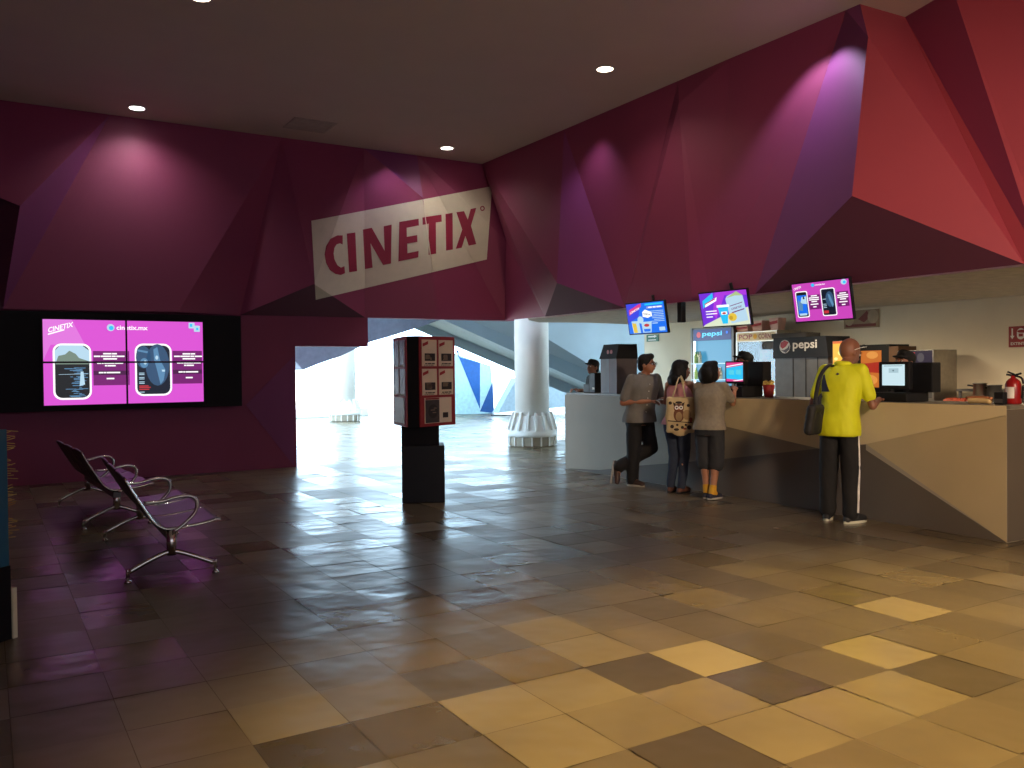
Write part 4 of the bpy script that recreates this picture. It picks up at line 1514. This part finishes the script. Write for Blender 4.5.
def person(label, loc, ang, P):
    """ang: world direction (degrees) the chest faces. local +y forward, +x their right"""
    s = P.get('H', 1.72) / 1.72
    t = thing('person', label, 'person', loc, radians(ang - 90))
    lean = Vector(P.get('lean', (0, 0)) + (0,))
    hx = P.get('hipx', 0)

    def T(p):
        p = Vector(p)
        k = max(0, (p.z - .95) / .5)
        return (p + lean * k + Vector((hx, 0, 0))) * s
    bw = P.get('bulk', 1.0)
    sw = P.get('sw', .185)
    J = P['J']
    g = lambda k: Vector(J[k]) * s
    skin = P['skin']
    if P.get('female'):
        prof = [(.80, .165, .115, -.015), (.90, .172, .125, -.015), (1.0, .150, .108, -.005), (1.08, .132, .098, 0), (1.17, .142, .105, .008), (1.25, .155, .120, .018), (1.33, .155, .105, .005), (1.40, .125, .075, 0), (1.45, .06, .05, 0)]
    else:
        prof = [(.80, .160, .118, 0), (.90, .165, .122, 0), (1.0, .158, .118, .005), (1.1, .158, .118, .008), (1.2, .166, .122, .008), (1.3, .176, .122, .003), (1.38, .160, .098, -.003), (1.43, .115, .075, -.005), (1.47, .06, .055, -.005)]
    pr = spline([Vector((z, rx)) .to_3d() + Vector((0, 0, ry)) for z, rx, ry, yo in prof], 4)
    yo_ = spline([Vector((z, yo, 0)) for z, rx, ry, yo in prof], 4)

    def loft(bm, grow, z0=0, z1=9, flare=0, fz=1.0):
        rings = []
        for q, y_ in zip(pr, yo_):
            if q.x < z0 - .001 or q.x > z1:
                continue
            fl_ = flare * max(0, min(1, (fz - q.x) / .15))
            rx, ry = q.y * bw + grow + fl_, q.z * bw + grow + fl_
            ring = []
            for i in range(28):
                a = 2 * pi * i / 28
                ca, sa = cos(a), sin(a)
                k = (abs(ca) ** 2.4 + abs(sa) ** 2.4) ** (-1 / 2.4)
                ring.append(bm.verts.new(T((rx * ca * k, y_.y + ry * sa * k, q.x))))
            rings.append(ring)
        for a, b in zip(rings, rings[1:]):
            for i in range(28):
                bm.faces.new((a[i], a[(i + 1) % 28], b[(i + 1) % 28], b[i]))
        bm.faces.new(rings[0][::-1])
        bm.faces.new(rings[-1])
    shR, shL = T((sw, 0, 1.41)), T((-sw, 0, 1.41))
    nb = T((0, -.01, 1.43))
    hy = radians(P.get('head_yaw', 0))
    hp = radians(P.get('head_pitch', 0))
    hc = T((0, .02, 1.61)) + Vector(P.get('head_off', (0, 0, 0))) * s
    HM = Matrix.Translation(hc) @ Matrix.Rotation(hy, 4, 'Z') @ Matrix.Rotation(hp, 4, 'X') @ Matrix.Scale(s * 1.08, 4)
    # ---- body
    bm = B()
    loft(bm, 0)
    cap(bm, shL, T((-.05, 0, 1.425)), .050 * s, .05 * s)
    cap(bm, shR, T((.05, 0, 1.425)), .050 * s, .05 * s)
    cap(bm, nb, hc + Vector((0, -.01, -.07)) * s, .056 * s, .052 * s)
    for sd, sh in (('r', shR), ('l', shL)):
        chain(bm, [sh, g(sd + '_el'), g(sd + '_wr')], [.046 * s * bw, .037 * s * bw, .025 * s])
        hd = P[sd + '_hand']
        hand(bm, g(sd + '_wr'), hd[0], hd[1], hd[2], hd[3] if len(hd) > 3 else .5, s)
        chain(bm, [g(sd + '_hip'), g(sd + '_kn'), g(sd + '_an')], [.083 * s * bw, .056 * s, .038 * s])
        ca_ = g(sd + '_kn').lerp(g(sd + '_an'), .3)
        ell(bm, ca_ - Vector((0, .012, 0)), (.05 * s, .052 * s, .1 * s))
        cap(bm, g(sd + '_an'), g(sd + '_toe').lerp(g(sd + '_an'), .3), .036 * s, .03 * s)
        cap(bm, g(sd + '_toe').lerp(g(sd + '_an'), .3), g(sd + '_toe'), .032 * s, .026 * s)
    for c, r in (((0, -.012, .012), (.077, .097, .1)), ((0, .022, -.04), (.062, .074, .08)), ((0, .05, -.088), (.036, .034, .03)),
                 ((-.078, -.008, -.02), (.012, .02, .032)), ((.078, -.008, -.02), (.012, .02, .032)), ((0, .075, .018), (.05, .02, .014)),
                 ((0, .088, -.062), (.026, .013, .017))):
        ell(bm, c, r, HM)
    a, b = HM @ Vector((0, .09, -.002)), HM @ Vector((0, .108, -.034))
    cap(bm, a, b, .009 * s, .015 * s)
    body = blend_mesh('body', bm, skin, t, .0072, 4)
    # ---- face
    for x in (-.031, .031):
        bm = B()
        ell(bm, (x, .083, -.003), (.014, .011, .009), HM)
        e = obj('eye', bm, mat('eye white', (.6, .58, .55, 1), .3), t, True)
        bm = B()
        ell(bm, (x, .0915, -.003), (.006, .004, .006), HM)
        obj('iris', bm, BLACK, e, True)
        bm = B()
        cap(bm, HM @ Vector((x * .55, .094, .017)), HM @ Vector((x * 1.5, .086, .019)), .004 * s)
        obj('eyebrow', bm, P['hair'], t, True)
    bm = B()
    ell(bm, (0, .1, -.062), (.022, .006, .007), HM)
    obj('lips', bm, mat('lips', srgb(130, 70, 62), .5), t, True)
    # ---- hair
    if P.get('hair_parts'):
        bm = B()
        for c, r in P['hair_parts']:
            ell(bm, c, r, HM)
        blend_mesh('hair', bm, P['hair'], t, .008, 3, .006, 3)
    # ---- top
    e_ = .016
    bm = B()
    hem = P.get('hem', .86)
    loft(bm, e_, z1=1.462, flare=P.get('flare', .028), fz=1.02)
    if P.get('sleeve', .75) > 0:
        cap(bm, shL, T((-.07, 0, 1.42)), .062 * s, .055 * s)
        cap(bm, shR, T((.07, 0, 1.42)), .062 * s, .055 * s)
        sl = P.get('sleeve', .75)
        for sh, k in ((shR, 'r_el'), (shL, 'l_el')):
            cap(bm, sh, sh.lerp(g(k), sl), (.063 * bw) * s, (.060 * bw) * s)
    top = blend_mesh(P.get('top_name', 'shirt'), bm, P['top'], t, .011, 4, .005, P.get('seed', 1))
    # trim the lower edge flat
    b2 = B()
    b2.from_mesh(top.data)
    bmesh.ops.bisect_plane(b2, geom=b2.verts[:] + b2.edges[:] + b2.faces[:], plane_co=(0, 0, hem * s), plane_no=(0, 0, -1), clear_outer=True)
    b2.to_mesh(top.data)
    b2.free()
    if P.get('collar'):
        bm = B()
        for k in range(2):
            n_ = 14
            pts = []
            for i in range(n_ + 1):
                a = radians(100 + 340 * i / n_)
                pts.append(nb + Vector((.07 * cos(a), .062 * sin(a) + .005, .035 - .012 * sin(a))) * s)
        tube(bm, pts, .012 * s, 8, flat=1.9, up=(0, 0, 1))
        obj('collar', bm, P['top'], top, True)
    # ---- bottom
    bm = B()
    loft(bm, .008, z1=1.0)
    loose = P.get('loose', .03)
    cut_ = P.get('leg_len', 1.0)
    for sd in 'rl':
        h, kn, an = g(sd + '_hip'), g(sd + '_kn'), g(sd + '_an')
        if cut_ >= 1:
            end = an.lerp(kn, .02 if not P.get('crop') else .1)
            chain(bm, [h, kn, kn.lerp(an, .5), end], [(.09 * bw + .006) * s, (.062 + loose * .8) * s, (.054 + loose * .7) * s, (.042 + loose) * s])
        else:
            end = kn.lerp(an, cut_)
            chain(bm, [h, kn, end], [(.09 * bw + .008) * s, (.066 + loose) * s, (.062 + loose) * s])
    bot = blend_mesh(P.get('bottom_name', 'trousers'), bm, P['bottom'], t, .011, 4, .008, P.get('seed', 1) + 4)
    if P.get('stripe'):
        bm = B()
        pts = [g('r_hip') + Vector((.088, .0, -.02)), g('r_kn') + Vector((.082, -.01, 0)), g('r_kn').lerp(g('r_an'), .5) + Vector((.079, -.01, 0)), g('r_an') + Vector((.075, -.01, .02))]
        tube(bm, spline(pts, 6), .012, 8, flat=1.2)
        obj('side_stripe', bm, WHT, bot, True)
    # ---- shoes
    for sd in 'rl':
        an, toe = g(sd + '_an'), g(sd + '_toe')
        f = (toe - an)
        up = P.get(sd + '_sole', Vector((0, 0, -1)))
        up = Vector(up)
        fd = (f - up * f.dot(up)).normalized()
        heel = an - fd * .045 * s + up * (.05 * s)
        bm = B()
        if P.get('shoe') is not None:
            cap(bm, heel, an.lerp(toe, .5) + up * .01 * s, .036 * s, .04 * s)
            cap(bm, an.lerp(toe, .45) + up * .012 * s, toe, .042 * s, .033 * s)
            cap(bm, an + up * .03 * s, heel, .042 * s, .036 * s)
            sho = blend_mesh('shoe', bm, P['shoe'], t, .008, 3)
            bm = B()
            sd_ = fd.cross(up).normalized()
            out = []
            for i in range(24):
                a = 2 * pi * i / 24
                mid = (heel + toe) / 2
                L2 = (toe - heel).length / 2 + .036 * s
                w2 = .042 * s * (1 - .12 * cos(a))
                out.append(an - up * 0 + (mid - an) - up * (mid - an).dot(up) + up * (.062 * s) + fd * cos(a) * L2 + sd_ * sin(a) * w2)
            poly_prism(bm, out, up * .022 * s)
            obj('sole', bm, P['sole'], sho)
        if P.get('sock'):
            bm = B()
            cap(bm, an.lerp(g(sd + '_kn'), .2), an, .046 * s, .048 * s)
            cap(bm, an, an.lerp(toe, .3), .046 * s, .04 * s)
            blend_mesh('sock', bm, P['sock'], t, .008, 3)
    return t, HM, T, s, top, g


SKIN1 = mat('tan skin', srgb(160, 108, 80), .55, var=.05)
SKIN2 = mat('warm skin', srgb(176, 122, 92), .55, var=.05)
SKIN3 = mat('brown skin', srgb(140, 92, 70), .5, var=.05)
HAIR = mat('black hair', (.009, .008, .007, 1), .6, var=.3, scale=30, bump=.4, spec=.2)
SHORT = [((0, -.022, .03), (.086, .1, .094)), ((0, .02, .085), (.062, .075, .04)), ((0, -.06, -.03), (.074, .055, .07)), ((.06, -.02, -.0), (.024, .045, .05)), ((-.06, -.02, -.0), (.024, .045, .05))]
LONG = [((0, -.025, .03), (.09, .105, .096)), ((0, .02, .085), (.06, .07, .038)), ((0, -.07, -.06), (.105, .07, .12)), ((.07, -.02, -.06), (.035, .055, .11)), ((-.07, -.02, -.06), (.035, .055, .11)), ((0, -.09, -.13), (.125, .07, .08))]
GREYSHIRT = mat('grey cotton', srgb(112, 108, 100), .85, var=.08, scale=10)
DARKTR = mat('black trouser cloth', srgb(24, 23, 24), .85)
down = (0, 0, -1)

# grey shirt man
pA = Vector((7.09, 8.745, 0))
tA, HM, T, s, top, g = person('man in grey button shirt and glasses, legs crossed, leaning on the counter', pA, -99, dict(
    H=1.69, bulk=1.14, sw=.185, hipx=-.17, lean=(-.07, .02), skin=SKIN1, hair=HAIR, hair_parts=SHORT + [((0, .055, .1), (.05, .035, .03))], head_yaw=38, head_pitch=0,
    top=GREYSHIRT, bottom=DARKTR, loose=.042, hem=.84, collar=True, sleeve=.8, top_name='shirt', shoe=mat('brown leather', srgb(62, 42, 34), .5), sole=mat('pale sole', srgb(170, 165, 155), .6), seed=1,
    l_sole=(.75, -.6, .1),
    r_hand=((-.9, .35, .05), (0, 0, -1), (.2, .9, 0), .55), l_hand=((.75, .5, .02), (0, 0, -1), (-.3, .9, .1), .5),
    J=dict(r_el=(.07, -.02, 1.10), r_wr=(-.19, .22, 1.12), l_el=(-.52, -.02, 1.12), l_wr=(-.43, .24, 1.14),
           r_hip=(-.09, 0, .90), r_kn=(-.06, .03, .48), r_an=(-.05, .0, .085), r_toe=(-.12, .15, .03),
           l_hip=(-.26, 0, .90), l_kn=(-.29, .09, .50), l_an=(.09, -.10, .25), l_toe=(.14, -.06, .055))))
bm = B()
for x in (-.034, .034):
    pts = [HM @ Vector((x + .026 * cos(2 * pi * i / 16), .108 + 0 * i, -.002 + .017 * sin(2 * pi * i / 16))) for i in range(17)]
    tube(bm, pts, .003, 6)
tube(bm, [HM @ Vector((-.01, .108, 0)), HM @ Vector((.01, .108, 0))], .003, 6)
for x in (-1, 1):
    tube(bm, [HM @ Vector((x * .06, .108, .004)), HM @ Vector((x * .084, .05, .004)), HM @ Vector((x * .084, -.02, -.002))], .003, 6)
obj('glasses', bm, BLACK, tA, True)
for k in range(5):
    p = T((0, .165, 1.34 - k * .09))
    bm = B()
    lathe(bm, [(.001, 0), (.0055, 0), (.0055, .004), (.001, .004)], 12)
    obj('button', bm, WHT, top, loc=p, rot=(pi / 2, 0, 0))
Mx = Matrix.Translation(pA) @ Matrix.Rotation(radians(-99 - 90), 4, 'Z')
bm = B()
box(bm, -.035, .035, -.02, .03, 0, .012, .003)  # plain white block for the unidentified object in the hands
tag(obj('small_white_object', bm, WHT, None, loc=Mx @ (Vector((-.325, .30, 1.135)) * s), rot=.4), 'small white object held in the grey-shirted man\'s hands', 'small object')

# pink top woman
JB = mat('blue denim', srgb(44, 54, 74), .85, var=.15, scale=14)
PINK = mat('pink cotton', srgb(190, 128, 130), .85)
pB_ = Vector((7.20, 7.93, 0))
aB = 20
tB, HM, T, s, top, g = person('woman in pink sleeveless top and jeans leaning on the counter', pB_, aB, dict(
    H=1.60, bulk=1.02, sw=.165, female=True, lean=(0, .07), skin=SKIN2, hair=HAIR, hair_parts=LONG, head_yaw=-38, head_pitch=-4,
    top=PINK, bottom=JB, loose=.012, hem=.9, sleeve=0, top_name='sleeveless_top', bottom_name='jeans', shoe=mat('brown sandal leather', srgb(96, 60, 46), .5), sole=BLACK, seed=2,
    r_hand=((-.6, .75, 0), (0, 0, -1), (-.7, -.3, 0), .3), l_hand=((.6, .75, 0), (0, 0, -1), (.7, -.3, 0), .3),
    J=dict(r_el=(.26, .16, 1.18), r_wr=(.12, .36, 1.285), l_el=(-.26, .16, 1.18), l_wr=(-.12, .36, 1.285),
           r_hip=(.09, -.01, .88), r_kn=(.08, .03, .47), r_an=(.06, -.03, .085), r_toe=(.09, .11, .035),
           l_hip=(-.09, -.01, .88), l_kn=(-.07, .03, .47), l_an=(-.10, -.02, .085), l_toe=(-.12, .12, .035))))
# tote bag
MB_ = Matrix.Translation(pB_) @ Matrix.Rotation(radians(aB - 90), 4, 'Z')
bagp = MB_ @ Vector((.14, -.20, .745))
TOTE = mat('cream canvas', srgb(196, 174, 130), .85)
tb_ = thing('tote_bag', 'cream canvas tote bag with a brown owl hanging from the pink-topped woman', 'bag', bagp, radians(-38))
bm = B()
ell(bm, (0, 0, .2), (.18, .045, .24))
for x in (-.14, .14):
    for z in (.03, .40):
        cap(bm, (x, 0, z), (x * .9, 0, z), .028)
for a, b in (((-.14, 0, .03), (.14, 0, .03)), ((-.14, 0, .40), (.14, 0, .40)), ((-.14, 0, .03), (-.14, 0, .40)), ((.14, 0, .03), (.14, 0, .40))):
    cap(bm, a, b, .03)
box(bm, -.15, .15, -.035, .035, .02, .42)
bag = blend_mesh('bag_body', bm, TOTE, tb_, .01, 4, .006, 8)
bm = B()
tube(bm, spline([(-.10, -.0, .40), (-.06, -.02, .52), (-.0, .10, .66), (.06, .16, .56)], 6), .009, 8, flat=2, up=(0, 1, 0))
tube(bm, spline([(.06, -.0, .42), (.04, -.02, .52), (.02, .10, .67), (.06, .16, .60)], 6), .009, 8, flat=2, up=(0, 1, 0))
obj('strap', bm, TOTE, tb_, True)
OB = mat('owl brown', srgb(110, 66, 40), .8)
OD = mat('owl dark', srgb(50, 36, 30), .8)
OT = mat('owl tan', srgb(160, 130, 90), .8)
DY = -.062


def stick(name, items, parent, bag_obj, shift=0):
    """prints laid on the curved bag face"""
    dg = bpy.context.evaluated_depsgraph_get()
    bv = BVHTree.FromPolygons([v.co.copy() for v in bag_obj.data.vertices], [tuple(p.vertices) for p in bag_obj.data.polygons])
    bm = B()
    ms = []
    for k, (polys, m) in enumerate(items):
        if m not in ms:
            ms.append(m)
        for p in polys:
            n = len(p)
            c = (sum(q[0] for q in p) / n, sum(q[1] for q in p) / n)
            rings = [[(c[0] + (q[0] - c[0]) * f, c[1] + (q[1] - c[1]) * f) for q in p] for f in (.34, .67, 1)]
            V_ = []
            for r_ in [[c]] + rings:
                row = []
                for q in r_:
                    h = bv.ray_cast(Vector((q[0], -1, q[1])), Vector((0, 1, 0)))[0]
                    y = h.y if h is not None else -.03
                    row.append(bm.verts.new((q[0], y - .0015 - .001 * k, q[1])))
                V_.append(row)
            for i in range(n):
                fs = [bm.faces.new((V_[0][0], V_[1][i], V_[1][(i + 1) % n]))]
                for a in (1, 2):
                    fs.append(bm.faces.new((V_[a][i], V_[a + 1][i], V_[a + 1][(i + 1) % n], V_[a][(i + 1) % n])))
                for f in fs:
                    f.material_index = ms.index(m)
    return obj(name, bm, ms, parent)


stick('owl_print', [([disc(-.02, .22, .062, .085), disc(-.02, .30, .06, .05)], OB),
                    ([[(-.075, .32), (-.09, .37), (-.05, .35)], [(.035, .32), (.05, .37), (.01, .35)], disc(-.02, .365, .04, .015)], OD), ([disc(-.02, .2, .038, .055)], OT),
                    ([disc(-.045, .305, .024), disc(.006, .305, .024)], WHT), ([disc(-.045, .305, .011), disc(.006, .305, .011)], OD), ([[(-.028, .29), (-.012, .29), (-.02, .27)]], mat('owl orange', srgb(190, 110, 50), .7)),
                    ([disc(.075, .22, .05, .06)], OT), ([[(-.15, .155), (.14, .13), (.14, .118), (-.15, .143)]], OD),
                    ([disc(-.12, .36, .02), disc(.09, .33, .018), disc(-.1, .08, .022), disc(.02, .07, .018), disc(.1, .07, .026), disc(-.04, .1, .014), disc(.06, .1, .014), disc(-.05, .045, .03, .016)], OD),
                    ([disc(.12, .16, .02, .03), disc(.05, .055, .02, .012)], mat('owl red', srgb(140, 60, 44), .8))], tb_, bag)

# grey tee companion
pC = Vector((7.14, 7.33, 0))
tC, HM, T, s, top, g = person('person in grey t-shirt, knee-length dark shorts and yellow socks at the counter', pC, 22, dict(
    H=1.58, bulk=1.06, sw=.175, lean=(0, .05), skin=SKIN2, hair=HAIR, hair_parts=LONG[:2] + [((0, -.075, -.04), (.12, .09, .12)), ((.065, -.02, -.04), (.035, .055, .09)), ((-.065, -.02, -.04), (.035, .055, .09)), ((0, -.1, -.07), (.085, .05, .08))], head_yaw=-32, head_pitch=6,
    top=mat('heather grey cotton', srgb(140, 130, 112), .9, var=.1, scale=30), bottom=mat('dark shorts cloth', srgb(46, 48, 52), .85), loose=.035, hem=.88, sleeve=.7, top_name='t_shirt', bottom_name='shorts', leg_len=.10,
    shoe=mat('navy canvas', srgb(34, 36, 56), .7), sole=mat('pale sole', srgb(170, 165, 155), .6), sock=mat('yellow sock knit', srgb(214, 160, 40), .85), seed=3,
    r_hand=((-.2, .8, .5), (-.6, 0, -.4), (-.8, -.2, .6), .5), l_hand=((.4, .85, 0), (0, 0, -1), (.8, -.3, 0), .3),
    J=dict(r_el=(.22, .22, 1.20), r_wr=(.18, .38, 1.36), l_el=(-.22, .2, 1.19), l_wr=(-.14, .40, 1.30),
           r_hip=(.09, 0, .87), r_kn=(.08, .02, .48), r_an=(.055, -.05, .09), r_toe=(.10, .09, .035),
           l_hip=(-.09, 0, .87), l_kn=(-.08, .02, .48), l_an=(-.04, -.0, .09), l_toe=(-.03, .14, .035))))

# yellow shirt man
YEL = mat('yellow sports cloth', srgb(218, 222, 24), .7, var=.04)
pD_ = Vector((7.10, 5.52, 0))
aD = 15
tD, HM, T, s, top, g = person('bald man in bright yellow polo and black track trousers at the counter', pD_, aD, dict(
    H=1.80, bulk=.99, flare=.014, sw=.172, lean=(.0, .10), skin=SKIN3, hair=mat('shaved hair', srgb(74, 50, 40), .7), hair_parts=[], head_yaw=-24, head_pitch=-22, head_off=(.02, .06, -.02),
    top=YEL, bottom=DARKTR, loose=.032, hem=.80, collar=True, sleeve=.72, top_name='polo_shirt', shoe=mat('dark trainer', srgb(40, 40, 42), .6), sole=mat('bright sole', srgb(205, 205, 185), .6), seed=5, stripe=True,
    r_hand=((.25, .9, -.05), (0, 0, -1), (-.8, .0, 0), .3), l_hand=((.3, .9, 0), (0, 0, -1), (.8, 0, 0), .3),
    J=dict(r_el=(.27, .10, 1.08), r_wr=(.24, .33, 1.135), l_el=(-.29, .08, 1.09), l_wr=(-.16, .34, 1.135),
           r_hip=(.09, 0, .90), r_kn=(.10, .02, .49), r_an=(.11, -.02, .085), r_toe=(.17, .13, .035),
           l_hip=(-.09, 0, .90), l_kn=(-.11, .02, .49), l_an=(-.125, .02, .085), l_toe=(-.16, .17, .035))))
bm = B()
for x in (-1, 1):
    tube(bm, [HM @ Vector((x * .082, -.03, -.0)), HM @ Vector((x * .09, .02, .04)), HM @ Vector((x * .082, .085, .075))], .0045, 6)
obj('sunglasses_temple', bm, WHT, tD, True)
bm = B()
for x in (-.035, .035):
    ell(bm, (x, .092, .08), (.032, .012, .02), HM)
obj('sunglasses_lens', bm, BLACK, tD, True)
# navy shoulder panel and small chest mark on the back of the polo
stb = BVHTree.FromPolygons([v.co.copy() for v in top.data.vertices], [tuple(p.vertices) for p in top.data.polygons])


def on_shirt(polys, m, name, off=.003):
    bm = B()
    for p in polys:
        vs = [bm.verts.new((q[0], 0, q[1])) for q in p]
        bm.faces.new(vs)
    bmesh.ops.triangulate(bm, faces=bm.faces[:])
    bmesh.ops.subdivide_edges(bm, edges=bm.edges[:], cuts=5, use_grid_fill=True)
    for v in bm.verts:
        h = stb.ray_cast(Vector((v.co.x, -1, v.co.z)), Vector((0, 1, 0)))[0]
        v.co.y = (h.y if h is not None else -.1) - off
    return obj(name, bm, m, top)


NAVY = mat('navy cloth', srgb(26, 34, 62), .8)
on_shirt([[(-.165, 1.43), (-.14, 1.44), (-.06, 1.27), (-.165, 1.27)]], NAVY, 'shoulder_panel')
on_shirt([[(-.02, 1.44), (.0, 1.455), (.02, 1.44), (.0, 1.43)]], NAVY, 'collar_mark')
# shoulder bag
MD = Matrix.Translation(pD_) @ Matrix.Rotation(radians(aD - 90), 4, 'Z')
bp_ = MD @ Vector((-.13, -.235, .85))
tb2 = thing('shoulder_bag', 'black shoulder bag hanging at the yellow-shirted man\'s left side', 'bag', bp_, radians(aD - 90))
bm = B()
for a, b in (((-.03, -.1, .05), (-.03, .1, .05)), ((.0, -.09, .26), (.0, .09, .26)), ((-.03, -.1, .05), (.0, -.09, .26)), ((-.03, .1, .05), (.0, .09, .26))):
    cap(bm, a, b, .045)
ell(bm, (-.02, 0, .15), (.065, .12, .13))
blend_mesh('bag_body', bm, mat('black nylon', (.014, .013, .013, 1), .7), tb2, .01, 4, .006, 3)
bm = B()
tube(bm, spline([(.0, -.02, .28), (.0, .02, .42), (.02, .07, .58), (.05, .18, .675), (.05, .30, .64), (-.01, .30, .46), (-.04, .18, .36), (.0, .08, .28)], 6), .012, 8, flat=1.8, up=(1, 0, 0))
obj('strap', bm, mat('black nylon', (.014, .013, .013, 1), .7), tb2, True)

# staff behind the counter
BLK = mat('black uniform cloth', srgb(18, 17, 18), .9)


def staff(label, px, py_top, X, ang, yaw, pitch, seed, arms):
    p = on(0, X, px, py_top)
    P = dict(H=p.z, bulk=1.02, sw=.18, skin=SKIN3, hair=HAIR, hair_parts=SHORT, head_yaw=yaw, head_pitch=pitch, lean=(0, .05),
             top=BLK, bottom=BLK, loose=.02, hem=.86, sleeve=.8, top_name='uniform_shirt', shoe=BLK, sole=BLACK, seed=seed, **arms)
    t, HM, T, s, top, g = person(label, (p.x, p.y, 0), ang, P)
    bm = B()
    ell(bm, (0, -.015, .05), (.092, .106, .075), HM)
    ell(bm, (0, .10, .035), (.06, .065, .012), HM)
    blend_mesh('cap', bm, BLK, t, .007, 3)
    return t


ARMS = dict(r_hand=((-.3, .9, .1), (0, 0, -1), (-.8, 0, 0), .5), l_hand=((.3, .9, .1), (0, 0, -1), (.8, 0, 0), .5),
            J=dict(r_el=(.25, .08, 1.12), r_wr=(.16, .33, 1.22), l_el=(-.25, .08, 1.12), l_wr=(-.16, .33, 1.22),
                   r_hip=(.09, 0, .90), r_kn=(.09, .02, .49), r_an=(.09, 0, .085), r_toe=(.11, .15, .035),
                   l_hip=(-.09, 0, .90), l_kn=(-.09, .02, .49), l_an=(-.09, 0, .085), l_toe=(-.11, .15, .035)))
staff('worker in black cap behind the cash register at the left end of the counter', 597, 360.5, 8.75, 170, 20, 8, 11, ARMS)
staff('worker in black cap behind the cyan-screened cash register by the popcorn warmer', 750, 353, 8.85, 150, 10, 12, 12, ARMS)
staff('dark-haired worker in black behind the white-screened cash register', 911, 352, 8.6, 165, 10, 10, 13, ARMS)

# ------------------------------------------------------------------ light
W = bpy.data.worlds.new('sky')
bpy.context.scene.world = W
W.use_nodes = True
bg = W.node_tree.nodes['Background']
bg.inputs['Color'].default_value = (.56, .80, 1.0, 1)
bg.inputs['Strength'].default_value = 9.0

# sun on the plaza outside, coming over the roof from behind the hall
l = bpy.data.lights.new('sun', 'SUN')
l.energy = 85
l.angle = radians(.6)
l.color = (.88, .95, 1)
o = bpy.data.objects.new('sun', l)
COL.objects.link(o)
o.rotation_euler = Vector((-.25, .5, -1)).to_track_quat('-Z', 'Y').to_euler()
# warm hall floodlights near the camera, outside the picture
spot('hall_flood', (3.5, .9, 5.1), (3.7, 1.1, 0), 2450, 86, .5, (1, .71, .25), .25)
spot('hall_flood', (3.4, -2.0, 3.4), (7.5, 4.4, 1.7), 1750, 62, 1, (1, .72, .46), .3)
# soft cool fill added behind the camera to lift the dim walls
l = bpy.data.lights.new('rear_fill', 'AREA')
l.shape = 'RECTANGLE'
l.size = 9
l.size_y = 3.4
l.energy = 120
l.color = (.86, .86, 1)
o = bpy.data.objects.new('rear_fill', l)
COL.objects.link(o)
o.location = (2.5, -3.9, 2.2)
o.rotation_euler = (radians(90), 0, 0)
# wall washing downlights close to the bulkhead
spot('wall_washer', (7.18, 6.1, 5.17), (7.25, 6.05, 2.2), 105, 100, .45, (.72, .76, 1.0), .03)
spot('wall_washer', (7.2, 9.9, 5.17), (7.45, 10.2, 3), 40, 90, 1, (.8, .7, 1.0), .05)
spot('wall_washer', (5.75, 13.0, 5.17), (5.75, 13.25, 3.4), 26, 95, .7, (.85, .7, 1.0), .04)
# kitchen lamps
for y in (4.6, 7.4, 10.2):
    spot('kitchen_lamp', (9.1, y, 2.34), (9.5, y, 0.6), 230, 165, 1, (1, .84, .60), .25)

sc = bpy.context.scene
sc.view_settings.view_transform = 'Standard'
sc.view_settings.look = 'None'
sc.view_settings.gamma = 1
sc.view_settings.use_curve_mapping = False
sc.view_settings.exposure = 0
